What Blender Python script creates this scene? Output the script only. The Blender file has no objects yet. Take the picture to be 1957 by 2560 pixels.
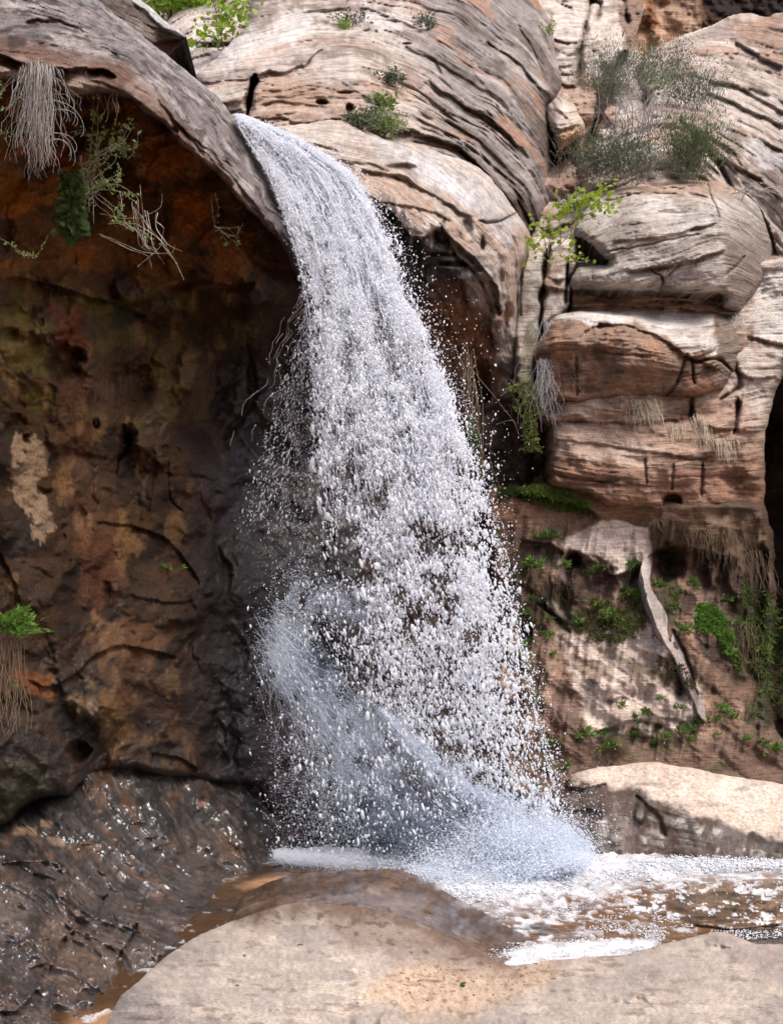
import bpy, math, numpy as np
from mathutils import Vector
rng = np.random.default_rng(7)
scene = bpy.context.scene
COL = scene.collection
# ------------------------------------------------------------------ camera, sky, sun
CX, YH, F, CAMH = 978.5, 1747.0, 2489.0, 1.6      # photograph pixels (1957 x 2560), 35 mm lens, eye 1.6 m above the pool
cam = bpy.data.objects.new("camera", bpy.data.cameras.new("camera")); COL.objects.link(cam)
cam.location = (0, 0, CAMH); cam.rotation_euler = (math.radians(90), 0, 0)
cam.data.sensor_fit = 'VERTICAL'; cam.data.sensor_height = 36.0; cam.data.lens = 35.0
cam.data.shift_y = (YH - 1280.0) / 2560.0
cam.data.clip_end = 500
cam.data.dof.use_dof = True; cam.data.dof.focus_distance = 9.0; cam.data.dof.aperture_fstop = 9.0
scene.camera = cam
SUN_EL, SUN_AZ = math.radians(60), math.radians(138)   # azimuth clockwise from +Y (view direction)
world = bpy.data.worlds.new("World"); scene.world = world; world.use_nodes = True
wn = world.node_tree.nodes; bg = wn["Background"]
sky = wn.new("ShaderNodeTexSky"); sky.sky_type = 'NISHITA'; sky.sun_disc = False
sky.sun_elevation = SUN_EL; sky.sun_rotation = SUN_AZ
sky.air_density = 0.7; sky.dust_density = 4.0; sky.ozone_density = 0.6
world.node_tree.links.new(sky.outputs[0], bg.inputs[0]); bg.inputs[1].default_value = 0.15
sun = bpy.data.objects.new("sun", bpy.data.lights.new("sun", 'SUN')); COL.objects.link(sun)
sun.data.energy = 1.5; sun.data.angle = math.radians(32); sun.data.color = (1.0, 0.955, 0.88)
sd_ = Vector((math.sin(SUN_AZ)*math.cos(SUN_EL), math.cos(SUN_AZ)*math.cos(SUN_EL), math.sin(SUN_EL)))
sun.rotation_euler = sd_.to_track_quat('Z', 'Y').to_euler()
scene.view_settings.view_transform = 'Standard'; scene.view_settings.look = 'None'
scene.view_settings.gamma = 1.0; scene.view_settings.exposure = 0.85
scene.render.engine = 'CYCLES'
scene.cycles.max_bounces = 8; scene.cycles.diffuse_bounces = 5; scene.cycles.glossy_bounces = 3
scene.cycles.transparent_max_bounces = 8

# ------------------------------------------------------------------ small maths
def P(px, py, Y):
    px = np.asarray(px, float); py = np.asarray(py, float); Y = np.asarray(Y, float)
    return np.stack([(px-CX)*Y/F, Y + 0*px, CAMH-(py-YH)*Y/F], -1)
TAB = rng.random((8, 256, 256))
def vnoise(x, y, s=0):
    x = np.asarray(x, float) + 17.31*s; y = np.asarray(y, float) + 43.7*s
    xi = np.floor(x).astype(np.int64); yi = np.floor(y).astype(np.int64)
    fx = x-xi; fy = y-yi; fx = fx*fx*fx*(fx*(fx*6-15)+10); fy = fy*fy*fy*(fy*(fy*6-15)+10)
    T = TAB[s % 8]; a = xi & 255; b = yi & 255; a1 = (a+1) & 255; b1 = (b+1) & 255
    return ((T[a, b]*(1-fx)+T[a1, b]*fx)*(1-fy)+(T[a, b1]*(1-fx)+T[a1, b1]*fx)*fy)*2-1
def fbm(x, y, s=0, o=5, g=0.5):
    r = 0; a = 1; n = 0
    for i in range(o):
        r = r + a*vnoise(x, y, s+i); n += a; a *= g; x, y = x*2.03*0.8+y*2.03*0.6, y*2.03*0.8-x*2.03*0.6
    return r/n*1.6
def sfbm(u, v, s=0, o=4, g=0.55):               # keeps its direction (for beds)
    r = 0; a = 1; n = 0
    for i in range(o):
        r = r + a*vnoise(u, v, s+i); n += a; a *= g; u = u*2.1; v = v*2.1
    return r/n*1.6
def sst(a, b, x):
    t = np.clip((x-a)/(b-a), 0, 1); return t*t*(3-2*t)
def rbf(pts, vals, X, Yy):
    pts = np.array(pts, float)/1000; vals = np.array(vals, float); n = len(pts)
    if n < 4:
        A = np.c_[np.ones(n), pts]; c = np.linalg.lstsq(A, vals, rcond=None)[0]
        return c[0]+c[1]*X/1000+c[2]*Yy/1000
    def k(r2): return 0.5*r2*np.log(r2+1e-9)
    d2 = ((pts[:, None]-pts[None])**2).sum(-1); K = k(d2)+1e-5*np.eye(n)
    Q = np.c_[np.ones(n), pts]; A = np.block([[K, Q], [Q.T, np.zeros((3, 3))]])
    w = np.linalg.lstsq(A, np.r_[vals, 0, 0, 0], rcond=None)[0]
    out = w[n]+w[n+1]*X/1000+w[n+2]*Yy/1000
    for i in range(n):
        out = out+w[i]*k((X/1000-pts[i, 0])**2+(Yy/1000-pts[i, 1])**2)
    return out
def seg_dist(poly, X, Yy, closed):
    """distance to a polyline, the nearest point on it and the side of it (positive = right hand / below a left-to-right line)"""
    p = np.array(poly, float); q = np.roll(p, -1, 0) if closed else p[1:]
    p = p if closed else p[:-1]
    best = np.full(X.shape, 1e18); nx = np.zeros(X.shape); ny = np.zeros(X.shape); side = np.zeros(X.shape)
    tt = np.zeros(X.shape); m = len(p)
    for i, ((ax, ay), (bx, by)) in enumerate(zip(p, q)):
        dx, dy = bx-ax, by-ay; L = dx*dx+dy*dy+1e-9
        t = np.clip(((X-ax)*dx+(Yy-ay)*dy)/L, 0, 1); cx = ax+t*dx; cy = ay+t*dy
        d = (X-cx)**2+(Yy-cy)**2; m_ = d < best
        best = np.where(m_, d, best); nx = np.where(m_, cx, nx); ny = np.where(m_, cy, ny)
        side = np.where(m_, np.sign(dx*(Yy-ay)-dy*(X-ax)), side); tt = np.where(m_, (i+t)/m, tt)
    return np.sqrt(best), nx, ny, side, tt
def inside(poly, X, Yy):
    p = np.array(poly, float); q = np.roll(p, -1, 0); r = np.zeros(X.shape, bool)
    for (ax, ay), (bx, by) in zip(p, q):
        if ay == by: continue
        c = ((ay > Yy) != (by > Yy)) & (X < (bx-ax)*(Yy-ay)/(by-ay)+ax); r ^= c
    return r
def sdf(poly, X, Yy):
    d, nx, ny, _, _ = seg_dist(poly, X, Yy, True)
    return np.where(inside(poly, X, Yy), d, -d), nx, ny
def smooth_poly(poly, amp=3.0, seg=9.0, closed=True, s=1):
    """Catmull-Rom through the points, then a little roughness"""
    p = np.array(poly, float); n = len(p); out = []
    rngi = range(n) if closed else range(n-1)
    for i in rngi:
        g = lambda j: p[j % n] if closed else p[min(max(j, 0), n-1)]
        a, b, c, d = g(i-1), g(i), g(i+1), g(i+2); L = np.hypot(*(c-b)); m = max(1, int(L/seg))
        for k in range(m):
            t = k/m; cr = 0.5*((2*b)+(-a+c)*t+(2*a-5*b+4*c-d)*t*t+(-a+3*b-3*c+d)*t**3)
            out.append(0.6*cr+0.4*(b+(c-b)*t))
    if not closed: out.append(p[-1])
    o = np.array(out)
    o[:, 0] += amp*fbm(o[:, 0]/28, o[:, 1]/28, s); o[:, 1] += amp*fbm(o[:, 0]/28+9, o[:, 1]/28+5, s)
    return o

# ------------------------------------------------------------------ meshes
def raw_mesh(name, co, faces=None, quads=None, tris=None, smooth=True):
    me = bpy.data.meshes.new(name); co = np.asarray(co, np.float32)
    me.vertices.add(len(co)); me.vertices.foreach_set("co", co.ravel())
    parts = []; sizes = []
    if quads is not None and len(quads): parts.append(np.asarray(quads).ravel()); sizes.append(np.full(len(quads), 4))
    if tris is not None and len(tris): parts.append(np.asarray(tris).ravel()); sizes.append(np.full(len(tris), 3))
    lv = np.concatenate(parts).astype(np.int32); sz = np.concatenate(sizes)
    st = np.r_[0, np.cumsum(sz)[:-1]].astype(np.int32)
    me.loops.add(len(lv)); me.loops.foreach_set("vertex_index", lv)
    me.polygons.add(len(sz)); me.polygons.foreach_set("loop_start", st)
    me.polygons.foreach_set("use_smooth", np.full(len(sz), smooth))
    me.update(calc_edges=True); me.validate()
    return me
def attr(me, name, typ, arr):
    a = me.attributes.new(name, typ, 'POINT')
    key = {'FLOAT_COLOR': 'color', 'FLOAT_VECTOR': 'vector', 'FLOAT': 'value'}[typ]
    a.data.foreach_set(key, np.ascontiguousarray(arr, np.float32).ravel())
def link(name, me, mat, parent=None, label=None, cat=None, group=None, kind=None):
    o = bpy.data.objects.new(name, me); COL.objects.link(o)
    if mat is not None: me.materials.append(mat)
    if parent is not None: o.parent = parent
    return tag(o, label, cat, group, kind)
def tag(o, label=None, cat=None, group=None, kind=None):
    if label: o["label"] = label
    if cat: o["category"] = cat
    if group: o["group"] = group
    if kind: o["kind"] = kind
    return o
def thing(name, loc, label, cat, group=None):
    o = bpy.data.objects.new(name, None); COL.objects.link(o); o.location = loc; o.empty_display_size = 0.2
    return tag(o, label, cat, group)

# ------------------------------------------------------------------ materials
def nt(mat): return mat.node_tree.nodes, mat.node_tree.links
def rock_material(name, bump=1.0, fine=38.0, strata=1.0, coat=.45, cr=.14, wr=.17, cior=1.5):
    m = bpy.data.materials.new(name); m.use_nodes = True; N, L = nt(m); b = N["Principled BSDF"]
    ac = N.new("ShaderNodeAttribute"); ac.attribute_name = "Col"
    av = N.new("ShaderNodeAttribute"); av.attribute_name = "st"
    aw = N.new("ShaderNodeAttribute"); aw.attribute_name = "wet"
    tc = N.new("ShaderNodeTexCoord")
    n1 = N.new("ShaderNodeTexNoise"); n1.inputs["Scale"].default_value = fine; n1.inputs["Detail"].default_value = 7; n1.inputs["Roughness"].default_value = 0.65
    L.new(tc.outputs["Object"], n1.inputs["Vector"])
    n2 = N.new("ShaderNodeTexNoise"); n2.inputs["Scale"].default_value = 1.0; n2.inputs["Detail"].default_value = 5; n2.inputs["Roughness"].default_value = 0.6
    mp = N.new("ShaderNodeMapping"); mp.inputs["Scale"].default_value = (2.2, 19.0, 1.0)
    L.new(av.outputs["Vector"], mp.inputs["Vector"]); L.new(mp.outputs[0], n2.inputs["Vector"])
    n3 = N.new("ShaderNodeTexVoronoi"); n3.inputs["Scale"].default_value = 26
    L.new(tc.outputs["Object"], n3.inputs["Vector"])
    r1 = N.new("ShaderNodeMapRange"); r1.inputs[1].default_value = 0.3; r1.inputs[2].default_value = 0.7; r1.inputs[3].default_value = 0.58; r1.inputs[4].default_value = 1.36
    L.new(n1.outputs["Fac"], r1.inputs[0])
    r2 = N.new("ShaderNodeMapRange"); r2.inputs[1].default_value = 0.3; r2.inputs[2].default_value = 0.7; r2.inputs[3].default_value = 1-0.34*strata; r2.inputs[4].default_value = 1+0.24*strata
    L.new(n2.outputs["Fac"], r2.inputs[0])
    mu = N.new("ShaderNodeMath"); mu.operation = 'MULTIPLY'; L.new(r1.outputs[0], mu.inputs[0]); L.new(r2.outputs[0], mu.inputs[1])
    vm = N.new("ShaderNodeVectorMath"); vm.operation = 'SCALE'; L.new(ac.outputs["Color"], vm.inputs[0]); L.new(mu.outputs[0], vm.inputs["Scale"])
    L.new(vm.outputs[0], b.inputs["Base Color"])
    rr = N.new("ShaderNodeMapRange"); rr.inputs[3].default_value = 0.92; rr.inputs[4].default_value = wr; L.new(aw.outputs["Fac"], rr.inputs[0])
    L.new(rr.outputs[0], b.inputs["Roughness"])
    sp = N.new("ShaderNodeMapRange"); sp.inputs[3].default_value = 0.12; sp.inputs[4].default_value = 0.6; L.new(aw.outputs["Fac"], sp.inputs[0])
    L.new(sp.outputs[0], b.inputs["Specular IOR Level"])
    cw = N.new("ShaderNodeMath"); cw.operation = 'MULTIPLY'; cw.inputs[1].default_value = coat; L.new(aw.outputs["Fac"], cw.inputs[0])
    L.new(cw.outputs[0], b.inputs["Coat Weight"]); b.inputs["Coat Roughness"].default_value = cr; b.inputs["Coat IOR"].default_value = cior
    b1 = N.new("ShaderNodeBump"); b1.inputs["Strength"].default_value = min(1, 0.7*bump); b1.inputs["Distance"].default_value = 0.03*max(1, bump)
    L.new(n1.outputs["Fac"], b1.inputs["Height"])
    b2 = N.new("ShaderNodeBump"); b2.inputs["Strength"].default_value = min(1, 0.75*strata); b2.inputs["Distance"].default_value = 0.05
    L.new(n2.outputs["Fac"], b2.inputs["Height"]); L.new(b1.outputs[0], b2.inputs["Normal"])
    L.new(b2.outputs[0], b.inputs["Normal"])
    return m
def plain(name, col, rough=0.7, var=0.25, scale=20.0, trans=0.0, spec=0.3):
    m = bpy.data.materials.new(name); m.use_nodes = True; N, L = nt(m); b = N["Principled BSDF"]
    tc = N.new("ShaderNodeTexCoord"); n = N.new("ShaderNodeTexNoise"); n.inputs["Scale"].default_value = scale; n.inputs["Detail"].default_value = 3
    L.new(tc.outputs["Object"], n.inputs["Vector"])
    r = N.new("ShaderNodeMapRange"); r.inputs[1].default_value = 0.3; r.inputs[2].default_value = 0.7; r.inputs[3].default_value = 1-var; r.inputs[4].default_value = 1+var
    L.new(n.outputs["Fac"], r.inputs[0])
    v = N.new("ShaderNodeVectorMath"); v.operation = 'SCALE'; v.inputs[0].default_value = col[:3]; L.new(r.outputs[0], v.inputs["Scale"])
    L.new(v.outputs[0], b.inputs["Base Color"]); b.inputs["Roughness"].default_value = rough; b.inputs["Specular IOR Level"].default_value = spec
    if trans > 0:
        t = N.new("ShaderNodeBsdfTranslucent"); L.new(v.outputs[0], t.inputs["Color"])
        mx = N.new("ShaderNodeMixShader"); mx.inputs[0].default_value = trans
        L.new(b.outputs[0], mx.inputs[1]); L.new(t.outputs[0], mx.inputs[2]); L.new(mx.outputs[0], N["Material Output"].inputs["Surface"])
    return m
M_ROCK = rock_material("sandstone", 1.0, 55)
M_LIP = rock_material("overhang_sandstone", 1.1, 60)
M_WALL = rock_material("alcove_rock", 1.1, 34, 0.3, .3, .25)
M_SMOOTH = rock_material("smooth_sandstone", 0.45, 30, 0.35)
M_FG = rock_material("weathered_sandstone", 0.55, 85, 0.2)
M_WET = rock_material("wet_rock", 0.3, 7, 0.3, .25, .2)
M_GLINT = rock_material("streaming_rock", 0.45, 9, 1.3, 1.0, .24, .30, 1.9)

# ------------------------------------------------------------------ rock builder
C = lambda *a: np.array(a, float)
BEIGE = C(.47, .37, .30); PALE = C(.60, .50, .43); PINK = C(.42, .29, .22); RUST = C(.36, .17, .085); ORANGE = C(.45, .22, .10)
GREY = C(.27, .225, .20); VARN = C(.12, .095, .09); DKBR = C(.085, .045, .028); UMBER = C(.16, .085, .045); BLACK = C(.02, .016, .015)
MOSS = C(.055, .06, .015); OCHRE = C(.25, .13, .04); TAN = C(.50, .36, .26); RED = C(.20, .065, .035); BLUEGR = C(.07, .065, .07)
def mixc(c, d, t): return c+(np.asarray(d)-c)*np.clip(t, 0, 1)[..., None]
class R: pass
SURF = []
def surf(px, py, off=0.04):
    best = 1e9
    for x0, y0, st, Z in SURF:
        i = int(round((py-y0)/st)); j = int(round((px-x0)/st))
        if 0 <= i < Z.shape[0] and 0 <= j < Z.shape[1]: best = min(best, Z[i, j])
    return (best if best < 1e8 else 12.0)-off
def rock(name, poly, depth, beds=None, ledges=(), cracks=(), lumps=(), patches=(), col=None, relief=None, wet=None,
         step=4.0, R_px=40, R_m=0.5, thick=1.2, jag=3.0, bedamp=0.05, bedscale=(60, 1.0), blob=0.05, blobscale=120, mat=None,
         seed=1, label=None, cat=None, kind=None, bedwarp=10, ext=(0, 1, 0), gain=1.0, sat=.84):
    poly = smooth_poly(poly, jag, s=seed)
    x0, y0 = poly.min(0)-step; x1, y1 = poly.max(0)+step
    xs = np.arange(x0, x1, step); ys = np.arange(y0, y1, step)
    X, Yy = np.meshgrid(xs, ys); s, nx, ny = sdf(poly, X, Yy)
    keep = s > -0.72*step
    out = keep & (s < 0)
    X = np.where(out, nx, X); Yy = np.where(out, ny, Yy); s = np.maximum(s, 0)
    D = np.array(depth, float); Z = rbf(D[:, :2], D[:, 2], X, Yy)
    g = R(); g.X = X; g.Y = Yy; g.s = s; g.seed = seed
    if beds:
        bp = []; bv = []
        for pl, v in beds:
            for q in smooth_poly(pl, 0, 60, False): bp.append(q); bv.append(v)
        V = rbf(bp, np.array(bv)/100, X, Yy)*100
    else: V = Yy.copy()
    V = V+bedwarp*fbm(X/170, Yy/170, seed+2, 3)
    gx = np.gradient(V, axis=1); gy = np.gradient(V, axis=0); gl = np.hypot(gx, gy)+1e-6
    # along-bed coordinate: a smooth turn of x,y by the mean dip
    U = np.where(True, X*0.85+Yy*0.5*np.sign(np.mean(-gx/gl)+1e-3), 0)
    g.V = V; g.U = U; g.extra = 0
    bs, sharp = bedscale
    b1 = sfbm(U/(bs*7), V/bs, seed, 4, 0.6)
    b2 = 1-np.abs(sfbm(U/(bs*9), V/(bs*0.7), seed+3, 3, 0.6))*2.2
    b2 = np.clip(b2, 0, 1)**3
    b1 = .45*b1+.4*np.tanh(5*b1)
    Z = Z+bedamp*(b1*0.8)+bedamp*0.7*b2*(0.5+0.5*vnoise(X/90, Yy/90, seed+5))*sharp
    Z = Z+blob*fbm(X/blobscale, Yy/blobscale, seed+1, 5, 0.5)
    g.b1 = b1; g.b2 = b2
    g.crk = np.zeros(X.shape)
    for pl, h, Lp in ledges:                     # an edge that overhangs what lies on its right-hand side
        q = smooth_poly(pl, 4, 12, False, s=seed+4); d, _, _, sd2, tt = seg_dist(q, X, Yy, False)
        end = sst(0, .08, tt)*sst(0, .08, 1-tt)
        Z = Z+np.where(sd2 > 0, h*.85*np.exp(-d/(Lp*.75))*sst(0, 5, d)*(.45+.55*sst(-.5, .3, vnoise(X/37, Yy/37, seed+3))), -0.25*h*np.exp(-d/(Lp*.5)))*end
    for pl, w, dp in cracks:
        q = smooth_poly(pl, 3, 10, False, s=seed+6); d, _, _, _, tt = seg_dist(q, X, Yy, False)
        ww = w*(0.75+0.5*vnoise(X/30, Yy/30, seed+2))*(0.35+0.65*sst(0, .12, tt)*sst(0, .12, 1-tt)); e = np.exp(-(d/np.maximum(ww, 1))**2)
        Z = Z+dp*e; g.crk = np.maximum(g.crk, e)
    for (lx, ly, rx, ry, h) in lumps:            # h > 0 hollow, h < 0 bulge
        d = np.hypot((X-lx)/rx, (Yy-ly)/ry)+0.25*fbm(X/35, Yy/35, seed, 3)
        Z = Z+h*(1-sst(0.45, 1.15, d))
    if relief is not None: Z = Z+relief(g)
    e = np.clip(s/R_px, 0, 1); Z = Z+R_m*(1-np.sqrt(np.clip(1-(1-e)**2, 0, 1)))
    n1 = fbm(X/90, Yy/90, seed+3); n2 = fbm(X/22, Yy/22, seed+4)
    g.n1 = n1; g.n2 = n2; g.Z = Z
    c = col(g)
    for pt in patches:
        pp, pc, soft, amp, op = (list(pt)+[1.0])[:5]
        sp, _, _ = sdf(np.array(pp, float), X, Yy)
        t = sst(-soft, soft, sp+amp*(0.7*fbm(X/26, Yy/40, seed+7)+0.7*fbm(X/80, Yy/80, seed+6)))*op
        c = mixc(c, pc, t)
    c = np.clip(gain*c*(1+0.16*fbm(X/9, Yy/9, seed+2, 3)[..., None]), 0.004, 0.9)
    lum = c.mean(-1, keepdims=True); c = lum+(c-lum)*sat
    w = wet(g) if wet is not None else np.zeros(X.shape)
    w = np.clip(w, 0, 1)+0*X
    co = P(X, Yy, Z)
    idx = -np.ones(X.shape, int); kk = keep
    q = kk[:-1, :-1] & kk[1:, :-1] & kk[:-1, 1:] & kk[1:, 1:]
    used = np.zeros(X.shape, bool)
    for a in (slice(0, -1), slice(1, None)):
        for b in (slice(0, -1), slice(1, None)): used[a, b] |= q
    idx[used] = np.arange(used.sum())
    quads = np.stack([idx[:-1, :-1][q], idx[1:, :-1][q], idx[1:, 1:][q], idx[:-1, 1:][q]], -1)
    v = co[used]; nv = len(v)
    ed = np.concatenate([quads[:, [0, 1]], quads[:, [1, 2]], quads[:, [2, 3]], quads[:, [3, 0]]])
    key = np.sort(ed, 1); kx = key[:, 0]*(nv+1)+key[:, 1]; _, inv, cnt = np.unique(kx, return_inverse=True, return_counts=True)
    be = ed[cnt[inv] == 1]; bvs = np.unique(be); mp = -np.ones(nv, int); mp[bvs] = nv+np.arange(len(bvs))
    cen = v.mean(0); sh = np.array([.12, 0, .12]) if ext[1] == 1 and ext[2] == 0 else np.zeros(3)
    ex = np.array(ext, float) if ext[2] != 9 else np.stack([.97*v[bvs][:, 0]/v[bvs][:, 1], 1+0*v[bvs][:, 0], .97*(v[bvs][:, 2]-1.6)/v[bvs][:, 1]-.01], -1)
    back = v[bvs]+(cen-v[bvs])*sh+ex*thick
    cc = back.mean(0, keepdims=True)
    if ext[1] == 1 and ext[2] == 0: cc[0, 1] = back[:, 1].max()+0.3
    elif ext[2] != 9: cc = cc+np.array(ext, float)*1.0
    else: cc[0, 1] += 1.0
    SURF.append((x0, y0, step, np.where(used, Z, 1e9)))
    allv = np.concatenate([v, back, cc]); ci = len(allv)-1
    sq = np.stack([be[:, 1], be[:, 0], mp[be[:, 0]], mp[be[:, 1]]], -1)
    tr = np.stack([mp[be[:, 1]], mp[be[:, 0]], np.full(len(be), ci)], -1)
    if ext[2] == 9:                              # a curved slab: its back is a copy of its front
        vb = v+np.stack([.96*v[:, 0]/v[:, 1], 1+0*v[:, 0], .96*(v[:, 2]-1.6)/v[:, 1]], -1)*thick
        allv = np.concatenate([v, vb]); sq = np.stack([be[:, 1], be[:, 0], be[:, 0]+nv, be[:, 1]+nv], -1)
        me = raw_mesh(name, allv, quads=np.concatenate([quads, sq, quads[:, ::-1]+nv])); bvs = np.arange(nv)
    else: me = raw_mesh(name, allv, quads=np.concatenate([quads, sq]), tris=tr)
    nt_ = len(me.vertices)
    def ext(a): return np.concatenate([a[used], a[used][bvs], a[used][bvs][:1]])[:nt_]
    attr(me, "Col", 'FLOAT_COLOR', np.c_[ext(c), np.ones(nt_)])
    attr(me, "st", 'FLOAT_VECTOR', np.stack([ext(U)/100, ext(V)/100, ext(0*U)], -1))
    attr(me, "wet", 'FLOAT', ext(w))
    return link(name, me, mat or M_ROCK, None, label, cat, None, kind)
def bedded(base, dark, light, rust=None, k=1.0):
    def f(g):
        c = np.zeros(g.X.shape+(3,))+base*C(1.08, 1.14, 1.18)
        c = mixc(c, light, sst(0.0, 0.9, g.b1+0.5*g.n1)*0.8*k)
        c = mixc(c, dark, sst(0.1, 0.9, -g.b1+0.5*g.n2)*0.7*k)
        if rust is not None: c = mixc(c, rust, sst(0.25, 0.9, fbm(g.U/260, g.V/60, g.seed+5))*0.75*k)
        c = mixc(c, dark*0.75, sst(0.30, .7, fbm(g.U/90, g.V/6, g.seed+1))*0.5*k)
        c = mixc(c, light, sst(0.45, .8, fbm(g.U/40, g.V/8, g.seed+4))*0.5*k)
        return c
    return f
# ------------------------------------------------------------------ the canyon (structure)
# ground far under and round everything
gm = raw_mesh("ground", [(-120, -60, -1.2), (120, -60, -1.2), (120, 160, -1.2), (-120, 160, -1.2)], quads=[[0, 1, 2, 3]])
link("ground", gm, plain("canyon_ground", (.30, .18, .11), .9, .3, .5), kind="structure")

def col_cave(g):
    c = np.zeros(g.X.shape+(3,))+C(.30, .13, .06)
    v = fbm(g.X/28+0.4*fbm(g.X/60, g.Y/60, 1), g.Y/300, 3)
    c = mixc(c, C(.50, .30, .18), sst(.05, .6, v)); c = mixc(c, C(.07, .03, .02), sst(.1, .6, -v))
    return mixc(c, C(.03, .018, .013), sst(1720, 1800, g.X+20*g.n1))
rock("cliff", [(1530, -300), (2300, -300), (2300, 220), (1957, 130), (1770, 160), (1600, 190), (1560, 100)],
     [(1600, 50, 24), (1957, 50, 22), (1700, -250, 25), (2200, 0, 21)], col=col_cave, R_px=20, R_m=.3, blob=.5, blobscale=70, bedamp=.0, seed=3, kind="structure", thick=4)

# rock far behind the tree at the top left
rock("cliff", [(150, -400), (800, -400), (760, 320), (200, 320)], [(200, 0, 25), (700, 0, 24), (400, -300, 27)], col=bedded(C(.28, .20, .16), C(.12, .08, .06), BEIGE, RUST), bedamp=.3, bedscale=(20, 1), blob=.5, seed=16, kind="structure", step=6)
# back wall of the gully
rock("cliff", [(1310, -300), (1600, -300), (1610, 0), (1590, 110), (1650, 260), (1560, 480), (1420, 560), (1330, 560), (1330, 100)],
     [(1350, 0, 20), (1560, 0, 21.5), (1350, 300, 16.5), (1450, 250, 16.8), (1600, 250, 18), (1400, 520, 14.6), (1560, 450, 15.5), (1450, -250, 26)],
     beds=[([(1300, 0), (1600, -10)], 0), ([(1300, 200), (1620, 180)], 200), ([(1300, 500), (1620, 480)], 500)],
     ledges=[([(1385, 99), (1415, 104), (1446, 106)], .5, 14), ([(1388, 172), (1445, 160)], .25, 10), ([(1380, 205), (1440, 213)], .4, 10)],
     cracks=[([(1480, -20), (1468, 40), (1458, 90), (1449, 130), (1446, 210)], 9, 1.1), ([(1560, 130), (1520, 200), (1500, 260), (1480, 320), (1462, 370)], 17, 1.6),
             ([(1475, 0), (1500, 10), (1490, 50)], 8, .7), ([(1545, -10), (1562, 10), (1570, 60)], 6, .6), ([(1400, 10), (1432, 22)], 5, .3)],
     patches=[([(1372, 205), (1480, 190), (1540, 230), (1500, 330), (1480, 470), (1370, 470)], C(.34, .18, .11), 12, 30, .7),
              ([(1540, -80), (1610, -80), (1610, 110), (1560, 110)], C(.20, .10, .06), 10, 20, .8)],
     col=bedded(C(.50, .40, .33), C(.22, .15, .11), PALE, C(.42, .25, .17)), bedamp=.14, bedscale=(38, 1), R_px=15, R_m=.3, blob=.35, blobscale=60, seed=4, kind="structure", thick=3)

# far left dome behind the overhang
rock("cliff", [(360, 260), (395, 110), (421, 48), (460, 18), (520, -2), (560, -60), (700, -60), (690, 40), (640, 120), (560, 300), (450, 330)],
     [(440, 60, 18), (560, 10, 19), (620, 60, 17.2), (430, 160, 15.5), (520, 140, 15.2), (500, 280, 13.6), (600, -50, 20)],
     beds=[([(400, 60), (480, 20), (600, 0)], -60), ([(400, 110), (500, 60), (640, 60)], 0), ([(400, 150), (500, 110), (620, 110)], 50), ([(400, 220), (500, 170), (600, 150)], 110)],
     ledges=[([(415, 128), (450, 106), (520, 108), (590, 110)], .7, 18), ([(430, 80), (500, 64), (580, 62)], .15, 8)],
     col=bedded(C(.46, .36, .30), C(.20, .14, .11), PALE, C(.40, .25, .17)), bedamp=.20, bedscale=(20, 1.4), R_px=35, R_m=1.2, blob=.3, blobscale=80, seed=5, kind="structure", thick=3)

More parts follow.
